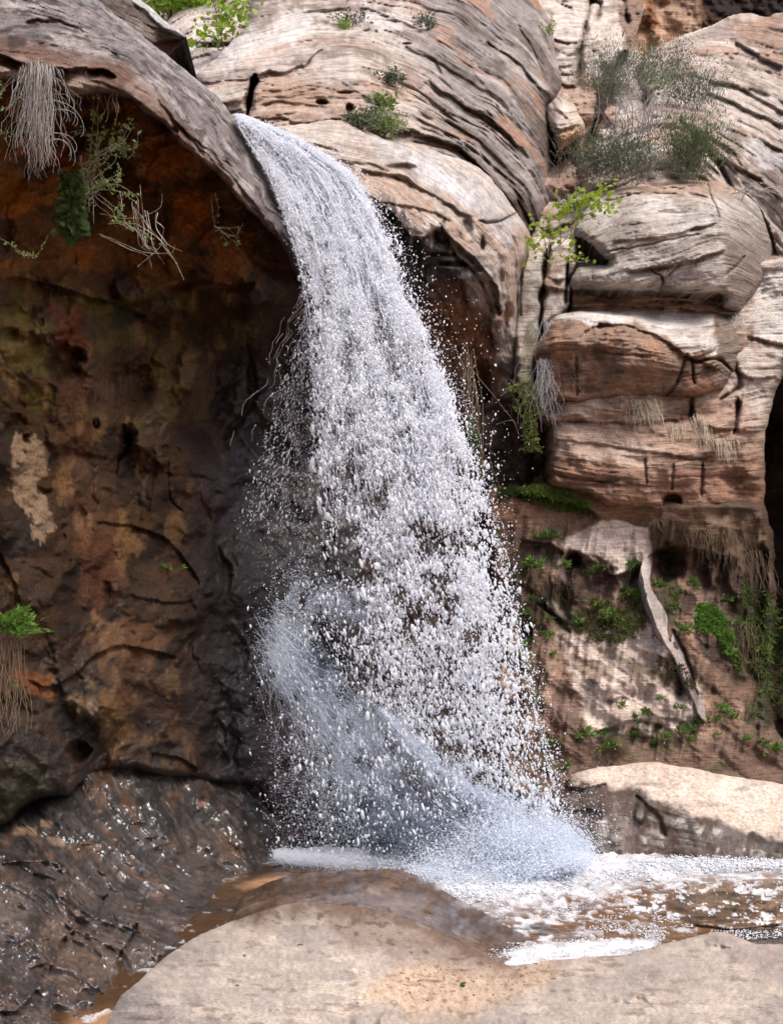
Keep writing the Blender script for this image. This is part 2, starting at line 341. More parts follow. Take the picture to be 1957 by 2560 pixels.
# big cross-bedded dome
def col_dome(g):
    c = bedded(C(.43, .335, .275), C(.17, .115, .085), C(.58, .48, .41), C(.42, .25, .165))(g)
    gr = sst(40, 240, (g.X-930)-0.9*(g.Y-80)*0+40*g.n1)*sst(-60, 120, 520-abs(g.V+190)*1.0-0*g.X)
    dv = np.zeros(g.X.shape+(3,))+C(.255, .215, .20)
    dv = mixc(dv, C(.12, .088, .07), sst(-.1, .7, fbm(g.U/150, g.V/35, 3)+.3*g.n2)); dv = mixc(dv, C(.40, .33, .30), sst(.3, .9, fbm(g.U/90, g.V/22, 6)))
    dv = mixc(dv, C(.34, .19, .12), sst(.35, .8, fbm(g.U/120, g.V/40, 2)))
    return mixc(c, dv, gr*0.92)
rock("cliff", [(628, -10), (640, -80), (700, -300), (1250, -300), (1320, -90), (1346, 0), (1375, 54), (1396, 150), (1407, 221), (1389, 246), (1368, 268), (1378, 357), (1381, 400),
               (1378, 443), (1385, 502), (1372, 560), (1345, 640), (1290, 760), (1100, 640), (900, 480), (700, 420), (560, 420), (470, 270), (490, 186), (507, 171), (543, 143), (593, 86), (614, 64)],
     [(500, 200, 12.3), (560, 290, 11.9), (640, 320, 11.6), (850, 280, 12.2), (900, 200, 13.1), (700, 200, 12.6), (640, 120, 13.6), (560, 150, 13), (800, 100, 15), (700, 20, 16.3), (1000, 20, 17), (1000, 250, 13.0),
      (1100, 350, 13.0), (1200, 400, 13.2), (1300, 500, 13.4), (1370, 500, 14.4), (1370, 200, 16), (1340, 50, 17.5), (1200, 150, 14.8), (1200, 250, 14), (1000, -200, 20), (1250, -200, 20), (1200, 640, 13.6), (800, 420, 12.4)],
     beds=[([(490, 330), (620, 320), (860, 292), (990, 325), (1150, 378), (1290, 520), (1330, 640)], 0),
           ([(480, 240), (640, 215), (800, 205), (950, 225), (1061, 262), (1200, 350), (1320, 470), (1365, 560)], -75),
           ([(500, 170), (700, 145), (900, 130), (1061, 190), (1171, 271), (1236, 311), (1328, 396), (1385, 500)], -150),
           ([(560, 110), (750, 60), (950, 80), (1100, 135), (1257, 230), (1370, 350)], -240),
           ([(620, 20), (850, -10), (1050, 20), (1211, 96), (1343, 214), (1400, 290)], -340), ([(700, -120), (1000, -100), (1200, -20), (1340, 90), (1400, 190)], -450)],
     ledges=[([(636, 189), (672, 179), (715, 181), (748, 164), (760, 166), (790, 134), (812, 117)], 0.46, 16), ([(975, 318), (1030, 326), (1078, 339), (1150, 373), (1185, 402), (1230, 446)], 0.42, 26),
             ([(1061, 193), (1129, 239), (1171, 271), (1236, 311), (1275, 343), (1328, 396)], 0.21, 22), ([(1211, 96), (1257, 132), (1311, 168), (1343, 214), (1384, 246)], 0.28, 26),
             ([(885, 15), (930, 22), (970, 40), (1040, 70), (1120, 110)], 0.17, 20), ([(720, 20), (745, 34), (790, 26), (870, 20)], 0.19, 10), ([(900, 72), (1000, 80), (1080, 110), (1120, 150)], 0.07, 14),
             ([(820, 190), (905, 230), (960, 290), (1010, 300)], 0.11, 22), ([(870, 205), (940, 215), (985, 235)], 0.14, 12), ([(990, 105), (1040, 130), (1090, 150), (1110, 190)], 0.21, 16),
             ([(645, 228), (700, 222), (770, 213), (850, 222)], 0.11, 8), ([(645, 262), (720, 252), (800, 262), (862, 268)], 0.13, 9), ([(640, 295), (700, 292), (760, 306), (860, 296)], 0.19, 10),
             ([(1280, 30), (1330, 120), (1370, 210)], 0.14, 14), ([(1140, 130), (1230, 230), (1330, 330), (1370, 420)], 0.08, 16), ([(1040, 290), (1150, 350), (1240, 420), (1310, 500), (1340, 600)], 0.11, 20)],
     cracks=[([(637, 190), (630, 225), (622, 262), (616, 300)], 11, 1.5), ([(1293, 500), (1325, 560), (1345, 620)], 6, .3)],
     lumps=[(806, 256, 15, 6, .35), (874, 272, 10, 12, .3), (1015, 110, 18, 6, .2), (860, 232, 24, 6, .2)],
     patches=[([(640, 190), (800, 190), (920, 240), (960, 310), (860, 310), (640, 320)], C(.40, .24, .155), 16, 30, .6), ([(560, 110), (700, 50), (860, 25), (880, 60), (700, 110), (580, 150)], C(.66, .60, .56), 20, 40, .7),
              ([(900, 20), (1040, 30), (1060, 60), (960, 76), (900, 60)], C(.66, .60, .56), 14, 30, .6)],
     col=col_dome, bedamp=.11, bedscale=(27, 1.5), R_px=45, R_m=1.6, blob=.16, blobscale=150, step=3.2, seed=6, kind="structure", thick=4, jag=4)

# upper right sloping beds
rock("cliff", [(1590, 150), (1660, 110), (1720, 82), (1780, 62), (1830, 38), (1870, 34), (1920, 44), (1957, 28), (2300, -40), (2300, 980), (1980, 900), (1900, 820), (1800, 560), (1700, 500), (1480, 520), (1440, 420), (1460, 380), (1520, 330), (1560, 300), (1620, 262), (1590, 200)],
     [(1500, 350, 15.4), (1640, 280, 16.2), (1700, 120, 19), (1830, 50, 20), (1957, 40, 19.5), (1957, 300, 16), (1957, 600, 14.2), (1850, 480, 15), (1600, 440, 14.6), (1800, 300, 16.2), (2250, 300, 14), (1600, 170, 18.5), (1950, 850, 13.8)],
     beds=[([(1480, 480), (1620, 440), (1760, 450), (1850, 560), (1957, 700)], 0), ([(1480, 390), (1600, 330), (1720, 330), (1850, 420), (1957, 520)], -90), ([(1500, 330), (1640, 255), (1800, 300), (1957, 380)], -165),
           ([(1560, 250), (1680, 195), (1790, 205), (1957, 290)], -240), ([(1600, 170), (1750, 130), (1870, 150), (2000, 200)], -320), ([(1650, 110), (1800, 65), (1957, 90)], -390)],
     ledges=[([(1832, 107), (1860, 116), (1886, 134), (1910, 146), (1960, 168)], 0.63, 20), ([(1771, 200), (1839, 214), (1900, 248), (1965, 282)], 0.39, 14), ([(1764, 231), (1810, 246), (1875, 274), (1965, 322)], 0.35, 18), ([(1800, 120), (1840, 150), (1900, 170), (1960, 190)], 0.21, 12),
             ([(1795, 313), (1850, 330), (1893, 345), (1960, 378)], 0.24, 14), ([(1760, 380), (1830, 410), (1900, 450), (1960, 500)], 0.28, 16), ([(1800, 460), (1850, 480), (1890, 510), (1920, 560), (1950, 640)], 0.56, 30), ([(1510, 350), (1600, 300), (1660, 285)], 0.17, 14)],
     cracks=[([(1700, 300), (1740, 340), (1790, 400), (1830, 470)], 8, .5)],
     patches=[([(1850, 60), (1960, 40), (1960, 160), (1890, 140), (1840, 100)], C(.33, .19, .12), 15, 40, .8), ([(1800, 315), (1900, 345), (1960, 400), (1960, 470), (1860, 400)], C(.50, .46, .43), 12, 30, .8)],
     col=bedded(C(.42, .315, .25), C(.17, .11, .08), C(.56, .46, .39), C(.42, .25, .165)), bedamp=.17, bedscale=(30, 1.2), R_px=40, R_m=1.4, blob=.22, blobscale=130, seed=7, kind="structure", thick=4)

# dark gorge wall on the far right
rock("cliff", [(1820, 820), (2900, 700), (2900, 2200), (1800, 2100)], [(1900, 900, 17), (1950, 1500, 16), (1950, 1950, 13), (2250, 1200, 14), (2850, 1200, 12.5), (2850, 2100, 11.5)],
     col=lambda g: mixc(np.zeros(g.X.shape+(3,))+C(.05, .028, .02), C(.12, .07, .045), sst(0, .7, g.n1)), blob=.4, seed=8, kind="structure", thick=2)

# thin beds behind the blocks and the orange undercut block
def col_orange(g):
    c = np.zeros(g.X.shape+(3,))+C(.40, .255, .18)
    c = mixc(c, C(.54, .44, .37), sst(700+0*g.X, 200, g.Y-520+90*g.n1)*0+sst(985, 800, g.Y+70*g.n1-0.35*(g.X-1500)))
    c = mixc(c, C(.20, .105, .065), sst(.05, .6, fbm(g.U/160, g.V/40, 2)+.3*g.n2)*.8)
    c = mixc(c, C(.60, .42, .31), sst(.15, .7, fbm(g.U/120, g.V/28, 5))*.75)
    c = mixc(c, C(.28, .135, .075), sst(1130, 1190, g.Y+30*g.n1)*.75)
    return mixc(c, C(.06, .04, .025), sst(.4, .8, fbm(g.X/60, g.Y/25, 1))*.6)
rock("cliff", [(1340, 1000), (1296, 980), (1290, 700), (1325, 560), (1420, 500), (1520, 470), (1800, 560), (1900, 640), (2300, 560), (2300, 720), (1995, 880), (1950, 955), (1918, 1048), (1911, 1141), (1906, 1290), (1850, 1282),
               (1677, 1284), (1560, 1274), (1502, 1264), (1414, 1228), (1368, 1211), (1371, 1080), (1345, 1050)],
     [(1400, 560, 14.2), (1600, 740, 13.4), (1350, 880, 13.3), (1310, 700, 13.7), (1400, 1050, 12.6), (1600, 1050, 12.45), (1600, 1200, 12.3), (1850, 1200, 12.8), (1890, 1000, 12.9), (1930, 900, 13.3), (1957, 750, 13.8), (1380, 1200, 12.45), (1850, 800, 13.5), (2250, 650, 13.5), (1700, 950, 12.8)],
     beds=[([(1300, 700), (1500, 730), (1850, 745)], -260), ([(1300, 1000), (1500, 1000), (1900, 985)], 0), ([(1360, 1100), (1600, 1120), (1900, 1120)], 110), ([(1360, 1220), (1600, 1250), (1900, 1260)], 240)],
     ledges=[([(1350, 1066), (1420, 1050), (1560, 1056), (1680, 1048), (1790, 1070), (1915, 1075)], .16, 18), ([(1374, 1098), (1500, 1110), (1640, 1130), (1800, 1150)], .12, 20), ([(1430, 745), (1560, 752), (1700, 748), (1830, 765)], .4, 12), ([(1400, 770), (1520, 762), (1700, 770), (1850, 790)], .4, 10),
             ([(1720, 985), (1740, 1060), (1690, 1052)], .2, 14), ([(1870, 840), (1920, 850), (1965, 862)], .3, 14), ([(1840, 925), (1880, 945), (1940, 940)], .2, 12), ([(1376, 1180), (1480, 1200), (1640, 1215), (1760, 1205), (1900, 1225)], .1, 14)],
     cracks=[([(1845, 1000), (1840, 1050), (1830, 1085)], 6, .35), ([(1728, 990), (1726, 1050)], 5, .25), ([(1612, 1140), (1616, 1210)], 5, .12), ([(1755, 1160), (1750, 1240)], 5, .15), ([(1680, 1160), (1676, 1230)], 4, .1), ([(1440, 620), (1425, 700), (1420, 780)], 7, .5),
             ([(1812, 860), (1850, 960), (1800, 1000)], 5, .2)],
     lumps=[(1680, 1255, 22, 20, .4), (1830, 1200, 40, 30, .2), (1420, 1050, 40, 14, .1)],
     patches=[([(1880, 680), (2300, 640), (2300, 700), (1980, 880), (1880, 850)], C(.60, .53, .47), 8, 14), ([(1850, 870), (1960, 880), (1940, 980), (1915, 1060), (1850, 1000)], C(.50, .41, .35), 12, 20, .8), ([(1420, 1130), (1560, 1110), (1640, 1130), (1600, 1160), (1500, 1150)], C(.60, .43, .33), 10, 24, .7)],
     col=col_orange, bedamp=.055, bedscale=(34, 1.2), R_px=28, R_m=.7, blob=.14, blobscale=90, step=3.5, seed=9, kind="structure", thick=3, jag=4)

rock("cliff", [(1230, 860), (1430, 860), (1430, 1320), (1230, 1320)], [(1250, 900, 13.6), (1400, 900, 13.9), (1300, 1300, 13.4), (1400, 1300, 13.6)],
     col=lambda g: mixc(mixc(np.zeros(g.X.shape+(3,))+C(.10, .055, .035), C(.26, .14, .08), sst(.0, .6, fbm(g.X/24, g.Y/30, 3))), C(.04, .025, .02), sst(.0, .6, g.n1)), blob=.3, blobscale=50, seed=15, kind="structure", thick=1, bedamp=0)
# pale jointed pillars left of the blocks
rock("cliff", [(1288, 700), (1300, 672), (1330, 640), (1366, 612), (1400, 596), (1436, 604), (1440, 660), (1424, 700), (1418, 770), (1385, 800), (1352, 830), (1338, 900), (1330, 960), (1292, 965), (1284, 820)],
     [(1300, 700, 12.9), (1400, 620, 13.2), (1420, 750, 13.1), (1320, 950, 12.7), (1350, 800, 12.9)],
     beds=[([(1280, 700), (1440, 690)], 0), ([(1280, 900), (1440, 900)], 200)],
     ledges=[([(1366, 716), (1400, 722), (1430, 730)], .4, 10), ([(1362, 690), (1395, 700), (1425, 696)], .15, 12)], cracks=[([(1372, 612), (1362, 670), (1354, 740), (1350, 830)], 8, .7), ([(1422, 640), (1416, 700), (1410, 760)], 6, .5), ([(1303, 680), (1302, 740), (1300, 790)], 3, .15)],
     patches=[([(1285, 860), (1350, 840), (1340, 970), (1285, 970)], C(.26, .21, .11), 14, 30, .6), ([(1372, 640), (1412, 640), (1408, 730), (1360, 730)], C(.33, .19, .12), 10, 25, .6)],
     col=bedded(C(.50, .42, .35), C(.22, .16, .12), PALE, C(.40, .27, .19)), bedamp=.03, bedscale=(50, .6), R_px=16, R_m=.35, blob=.07, blobscale=60, step=3.2, seed=10, kind="structure")

# smooth ledge with the dark dripping underside
def col_ledge(g):
    c = bedded(C(.45, .345, .28), C(.25, .17, .125), C(.60, .51, .45), C(.44, .29, .205), .75)(g)
    sp = fbm(g.X/13+.5*g.Y/60, g.Y/70, 3)*34+g.n1*34
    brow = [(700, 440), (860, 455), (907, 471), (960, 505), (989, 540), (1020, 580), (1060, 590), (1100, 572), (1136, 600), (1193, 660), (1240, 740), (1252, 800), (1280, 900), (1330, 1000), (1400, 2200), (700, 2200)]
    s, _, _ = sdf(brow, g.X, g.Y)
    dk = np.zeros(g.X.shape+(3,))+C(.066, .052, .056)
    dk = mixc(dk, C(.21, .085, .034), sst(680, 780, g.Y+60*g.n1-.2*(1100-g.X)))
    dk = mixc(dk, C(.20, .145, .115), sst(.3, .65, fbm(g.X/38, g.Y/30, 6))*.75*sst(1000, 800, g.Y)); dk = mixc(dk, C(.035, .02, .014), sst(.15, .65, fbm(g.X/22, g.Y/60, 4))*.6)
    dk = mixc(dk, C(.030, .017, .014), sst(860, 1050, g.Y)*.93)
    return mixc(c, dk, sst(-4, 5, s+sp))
def wet_ledge(g): return .75*sst(1080, 900, g.X+.15*(g.Y-600))*sst(440, 520, g.Y)*(.6+.4*g.n2)+.25*sst(700, 760, g.Y)
rock("cliff", [(590, 345), (640, 326), (678, 318), (760, 308), (864, 294), (928, 330), (1000, 355), (1060, 366), (1114, 386), (1175, 405), (1228, 446), (1293, 532), (1325, 590), (1322, 640), (1303, 680), (1292, 740), (1300, 830), (1310, 920),
               (1322, 1020), (1340, 1150), (1310, 1300), (1300, 1450), (1310, 1650), (1350, 1800), (1380, 1990), (1200, 2090), (900, 2050), (820, 1400), (770, 900), (680, 520)],
     [(864, 296, 12), (678, 320, 11), (750, 420, 10.4), (1000, 360, 12.1), (1175, 405, 12.5), (900, 470, 10.75), (1050, 560, 11.0), (1150, 620, 11.35), (1100, 480, 11.6), (1250, 560, 12), (1300, 600, 12.3), (950, 620, 11.3), (1230, 740, 12.0), (1000, 850, 12.0), (1150, 850, 12.4),
      (1250, 850, 12.7), (1300, 800, 12.8), (1000, 1200, 12.3), (1250, 1200, 13.2), (1280, 1700, 12.3), (1330, 1900, 11.7), (1000, 1800, 11.4), (800, 800, 11.2), (660, 440, 10.4)],
     beds=[([(640, 380), (800, 420), (950, 500), (1100, 600), (1200, 720), (1240, 900)], 90), ([(640, 340), (800, 350), (1000, 420), (1150, 520), (1260, 650), (1290, 800)], 0), ([(700, 300), (900, 310), (1100, 375), (1230, 450), (1320, 590), (1320, 700)], -80)],
     ledges=[([(900, 474), (945, 500), (985, 535), (1025, 590), (1060, 592), (1100, 570), (1136, 600), (1193, 655), (1240, 720), (1256, 800)], .32, 60), ([(820, 400), (880, 402), (960, 420), (1020, 448), (1090, 490), (1150, 530), (1200, 545)], .16, 20),
             ([(730, 350), (780, 356), (850, 375)], .12, 12), ([(900, 425), (960, 432), (1000, 446), (1040, 462)], .22, 14), ([(940, 500), (1020, 515), (1090, 530), (1130, 560)], .12, 16)],
     cracks=[([(1195, 548), (1215, 556), (1240, 554), (1265, 545), (1290, 533)], 4, .18), ([(1100, 560), (1140, 640), (1200, 700), (1230, 780)], 6, .15)],
     lumps=[(1095, 590, 30, 26, .2), (1168, 566, 14, 26, .15), (1100, 636, 44, 6, .15), (1205, 612, 7, 24, .15), (1130, 660, 40, 8, .2), (1250, 690, 9, 34, .12), (1000, 420, 36, 12, .2), (1210, 690, 26, 16, -.18), (1080, 700, 22, 22, -.12), (1240, 820, 20, 50, -.2), (1200, 960, 30, 60, .35)],
     patches=[([(930, 345), (1080, 380), (1190, 440), (1280, 540), (1300, 640), (1230, 600), (1150, 500), (1040, 430), (940, 400)], C(.43, .39, .37), 18, 35, .85), ([(960, 350), (1100, 420), (1190, 500), (1150, 490), (1040, 420)], C(.72, .70, .70), 22, 40, .6),
              ([(820, 395), (960, 415), (1090, 500), (1190, 640), (1130, 600), (1000, 520), (860, 460)], C(.40, .26, .18), 16, 30, .75), ([(1180, 640), (1230, 660), (1260, 760), (1290, 900), (1270, 960), (1240, 820)], C(.33, .27, .24), 14, 40, .7)],
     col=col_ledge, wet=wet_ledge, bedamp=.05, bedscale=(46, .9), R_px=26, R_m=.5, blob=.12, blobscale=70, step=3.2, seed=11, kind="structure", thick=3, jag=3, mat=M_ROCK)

# lower right undercut wall with plaster and drip columns
def relief_lr(g):
    f = fbm(g.X/34+g.Y/220, g.Y/190, 3, 4)
    z = .16*f*sst(1250, 1400, g.Y)*sst(1930, 1850, g.Y)
    dg = (g.X-1360)*0.55-(g.Y-1400)*0.83                     # ribs that run down to the right
    z = z+.07*fbm(dg/34, (g.X+g.Y)/260, 5, 4)*sst(1350, 1420, g.Y)
    return z
def col_lr(g):
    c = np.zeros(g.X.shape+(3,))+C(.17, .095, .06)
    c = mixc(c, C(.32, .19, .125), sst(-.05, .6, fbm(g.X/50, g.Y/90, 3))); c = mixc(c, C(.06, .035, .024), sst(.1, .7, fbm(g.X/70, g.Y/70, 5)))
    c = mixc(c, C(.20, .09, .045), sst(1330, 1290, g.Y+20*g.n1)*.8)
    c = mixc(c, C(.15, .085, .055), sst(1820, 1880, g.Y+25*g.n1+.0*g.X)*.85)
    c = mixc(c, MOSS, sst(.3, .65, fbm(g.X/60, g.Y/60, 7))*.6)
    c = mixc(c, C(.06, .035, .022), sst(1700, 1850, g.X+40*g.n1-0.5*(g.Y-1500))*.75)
    return c*1.15
PL = C(.66, .51, .42)
rock("cliff", [(1210, 1235), (1300, 1215), (1420, 1212), (1700, 1250), (1910, 1262), (1940, 1500), (1920, 1700), (1960, 1850), (2300, 1950), (2300, 2060), (1900, 2020), (1500, 1985), (1330, 2010), (1250, 1960), (1230, 1500)],
     [(1280, 1240, 12.8), (1300, 1400, 12.7), (1500, 1290, 12.55), (1500, 1400, 12.65), (1660, 1420, 13.1), (1700, 1330, 12.7), (1850, 1320, 12.7), (1850, 1420, 12.9), (1450, 1600, 12.2), (1400, 1850, 11.5), (1650, 1800, 11.7), (1550, 1550, 12.25), (1690, 1560, 12.2), (1900, 1700, 12.6),
      (1957, 1900, 11.9), (1300, 1950, 11.2), (1600, 1920, 11.4), (1270, 1700, 12.2), (1300, 1600, 12.5), (1800, 1600, 12.4)],
     relief=relief_lr,
     ledges=[([(1420, 1378), (1450, 1384), (1480, 1400), (1530, 1440), (1560, 1430), (1620, 1400), (1640, 1372), (1700, 1362), (1780, 1380), (1860, 1400)], .45, 60), ([(1500, 1760), (1560, 1740), (1640, 1790), (1700, 1800), (1740, 1830)], .15, 20), ([(1300, 1350), (1380, 1360), (1410, 1380)], .2, 40),
             ([(1480, 1830), (1530, 1815), (1600, 1800), (1660, 1815)], .2, 20), ([(1270, 1225), (1350, 1240), (1460, 1262), (1500, 1300)], .3, 30)],
     cracks=[([(1300, 1460), (1340, 1490), (1380, 1540), (1420, 1580)], 9, .2), ([(1680, 1580), (1720, 1660), (1740, 1750)], 8, .25)],
     lumps=[(1435, 1400, 22, 26, .5), (1672, 1410, 42, 50, .7), (1500, 1440, 20, 26, .4), (1385, 1450, 14, 40, -.2), (1315, 1590, 14, 36, .4), (1780, 1420, 20, 50, -.3), (1840, 1440, 26, 90, -.35), (1800, 1330, 60, 40, -.15), (1900, 1450, 20, 100, .4), (1560, 1700, 90, 50, -.2), (1640, 1620, 60, 30, -.12), (1740, 1690, 34, 110, -.15)],
     patches=[([(1400, 1590), (1500, 1560), (1600, 1540), (1700, 1640), (1760, 1740), (1740, 1800), (1640, 1830), (1480, 1830), (1440, 1740)], PL*.8, 8, 26, .75), ([(1500, 1300), (1560, 1305), (1620, 1320), (1625, 1380), (1575, 1450), (1570, 1500), (1545, 1480), (1520, 1400), (1440, 1370), (1400, 1370), (1420, 1340)], PL, 4, 8),
              ([(1385, 1360), (1400, 1380), (1405, 1420), (1412, 1460), (1395, 1420)], PL*.85, 6, 8), ([(1455, 1385), (1480, 1395), (1515, 1440), (1512, 1485), (1480, 1440)], PL*.9, 5, 10),
              ([(1530, 1590), (1575, 1570), (1590, 1545), (1640, 1570), (1690, 1640), (1740, 1700), (1700, 1700), (1660, 1680), (1600, 1660), (1540, 1640)], PL, 4, 8),
              ([(1415, 1590), (1480, 1610), (1510, 1650), (1540, 1680), (1620, 1700), (1700, 1740), (1735, 1790), (1700, 1800), (1620, 1760), (1600, 1770), (1640, 1800), (1655, 1810), (1600, 1790), (1520, 1740), (1515, 1800), (1500, 1815), (1475, 1810), (1450, 1740), (1420, 1720), (1430, 1650)], PL, 4, 12),
              ([(1640, 1790), (1700, 1810), (1700, 1830), (1680, 1830)], PL*.9, 4, 8), ([(1375, 1490), (1400, 1520), (1430, 1555), (1410, 1550), (1380, 1520)], PL*.7, 5, 8),
              ([(1555, 1650), (1620, 1650), (1700, 1700), (1720, 1730), (1660, 1720), (1590, 1690)], C(.13, .085, .045), 6, 24, .8), ([(1440, 1640), (1520, 1660), (1500, 1720), (1450, 1710)], C(.15, .09, .05), 5, 26, .7),
              ([(1370, 1740), (1440, 1740), (1440, 1800), (1380, 1790)], C(.27, .16, .14), 12, 16, .7), ([(1330, 1570), (1400, 1560), (1400, 1700), (1340, 1740)], C(.28, .17, .11), 14, 30, .6),
              ([(1740, 1290), (1900, 1290), (1900, 1400), (1840, 1370), (1760, 1370)], C(.20, .12, .065), 10, 40, .8), ([(1860, 1480), (1960, 1500), (1960, 1800), (1890, 1800)], C(.04, .045, .012), 14, 40, .8),
              ([(1600, 1950), (1700, 1930), (2000, 1990), (2000, 2060), (1600, 1990)], C(.56, .44, .36), 5, 14, .9)],
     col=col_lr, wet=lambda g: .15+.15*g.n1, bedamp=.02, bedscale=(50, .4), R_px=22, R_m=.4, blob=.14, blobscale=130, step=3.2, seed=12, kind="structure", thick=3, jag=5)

# the drip column, its own rounded rib of flowstone on that wall
rock("flowstone_column", [(1604, 1400), (1616, 1378), (1632, 1395), (1626, 1440), (1630, 1478), (1665, 1530), (1700, 1585), (1722, 1640), (1752, 1690), (1768, 1740), (1768, 1808), (1750, 1796), (1736, 1760), (1718, 1720), (1690, 1660), (1654, 1600), (1628, 1540), (1612, 1480), (1603, 1440)],
     [(1615, 1395, surf(1615, 1395, .05)), (1660, 1560, min(surf(1660, 1560), surf(1640, 1520), surf(1690, 1600))-.14), (1758, 1790, surf(1758, 1790, .1))],
     label="pale grey ribbon of flowstone running down the undercut right wall", cat="flowstone",
     col=lambda g: mixc(mixc(np.zeros(g.X.shape+(3,))+C(.33, .27, .24), C(.17, .13, .115), sst(.0, .6, fbm(g.X/18, g.Y/120, 2))), C(.42, .35, .31), sst(.1, .6, g.n1)), R_px=16, R_m=.12, blob=.03, blobscale=40, bedamp=0, step=3, seed=13, thick=.3, mat=M_SMOOTH, wet=lambda g: .2+0*g.X)

# pale ledge at the right of the pool
def col_rl(g):
    edge = [(1415, 1960), (1530, 1968), (1620, 1985), (1700, 2024), (1800, 2066), (1957, 2108), (2300, 2150), (2300, 1850), (1400, 1850)]
    s, _, _ = sdf(edge, g.X, g.Y); t = sst(-10, 12, s+22*g.n1+10*g.n2)
    w = np.zeros(g.X.shape+(3,))+C(.075, .045, .03); w = mixc(w, C(.13, .095, .08), sst(0, .6, fbm(g.X/24, g.Y/80, 3))); w = mixc(w, C(.05, .035, .025), sst(.1, .6, fbm(g.X/40, g.Y/60, 6)))
    p = np.zeros(g.X.shape+(3,))+C(.50, .385, .30); p = mixc(p, C(.57, .46, .37), sst(0, .6, g.n1)); p = mixc(p, C(.30, .22, .18), sst(.35, .8, fbm(g.X/70, g.Y/16, 5))*.6)
    p = mixc(p, C(.25, .14, .09), sst(1440, 1400, g.X+20*g.n2)*.8)
    g.t = t
    return mixc(w, p, t)
rock("stone_ledge", [(1240, 2040), (1290, 1996), (1340, 1984), (1417, 1974), (1417, 1946), (1444, 1930), (1531, 1915), (1650, 1908), (1800, 1935), (1957, 1962), (2300, 2010), (2850, 2030), (2850, 2220), (2300, 2190), (1957, 2172), (1852, 2166), (1677, 2160), (1432, 2156), (1300, 2160), (1240, 2100)],
     [(1432, 2136, 10.1), (1677, 2139, 10.1), (1957, 2153, 9.8), (1300, 2140, 10.2), (1300, 2000, 11), (1417, 1975, 10.7), (1550, 2000, 10.5), (1700, 2034, 10.3), (1900, 2094, 10.0), (1550, 1920, 10.95), (1900, 1965, 10.8), (1500, 2070, 10.15), (2250, 2100, 10), (2800, 2120, 9.8), (2800, 2060, 10.4)],
     label="pale flat-topped sandstone ledge with a dark wet face at the right side of the pool", cat="rock ledge",
     beds=[([(1300, 2000), (1500, 2000), (1700, 2040), (1957, 2110)], 0), ([(1300, 2100), (1500, 2110), (1957, 2150)], 90)],
     ledges=[([(1410, 1966), (1450, 1972), (1490, 1962), (1515, 1955)], .2, 14)], cracks=[([(1590, 1990), (1640, 2040), (1665, 2090)], 8, .08)], lumps=[(1600, 2035, 16, 26, -.1), (1460, 2040, 50, 20, .08)],
     col=col_rl, wet=lambda g: (1-g.t)*(.5+.5*g.n2), bedamp=.02, bedscale=(40, .5), R_px=14, R_m=.18, blob=.045, blobscale=100, step=3.2, seed=14, mat=M_SMOOTH, thick=1.5)
print("right side done")

# ------------------------------------------------------------------ left: alcove wall and overhang
def relief_alc(g):
    w = fbm(g.X/150, g.Y/150, 3)*70
    z = .24*fbm((g.X+w)/150, (g.Y+w)/230, 1, 5, .42)+.05*np.abs(fbm((g.X+w)/90, g.Y/120, 4, 4, .4))*-1.6
    z = z+.025*(1-np.abs(fbm((g.X-w)/70, (g.Y+w)/70, 6, 4, .45)))
    return z*sst(900, 700, g.X*0+g.X-100)
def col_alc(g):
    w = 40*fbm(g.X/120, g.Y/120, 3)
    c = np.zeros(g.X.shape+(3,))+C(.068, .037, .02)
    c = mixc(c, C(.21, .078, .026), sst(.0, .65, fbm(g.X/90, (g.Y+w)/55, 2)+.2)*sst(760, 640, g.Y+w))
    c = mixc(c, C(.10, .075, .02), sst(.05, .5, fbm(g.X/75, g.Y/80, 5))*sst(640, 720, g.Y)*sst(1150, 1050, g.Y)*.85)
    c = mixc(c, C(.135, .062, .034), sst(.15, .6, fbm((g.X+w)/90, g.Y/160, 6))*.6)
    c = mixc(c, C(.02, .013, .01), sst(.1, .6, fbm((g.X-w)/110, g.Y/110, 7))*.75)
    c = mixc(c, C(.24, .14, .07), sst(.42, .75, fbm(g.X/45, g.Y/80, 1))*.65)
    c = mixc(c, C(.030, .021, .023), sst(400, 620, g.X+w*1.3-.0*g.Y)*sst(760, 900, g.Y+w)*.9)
    c = c*(1-.30*sst(1250, 1500, g.Y)+.9*sst(800, 560, g.Y+w))[..., None]  # light and shade painted in: albedo raised beneath the lip, lowered towards the foot
    return mixc(c, C(.075, .05, .042), sst(600, 660, g.X+w*.5)*sst(980, 800, g.Y+w)*.8)
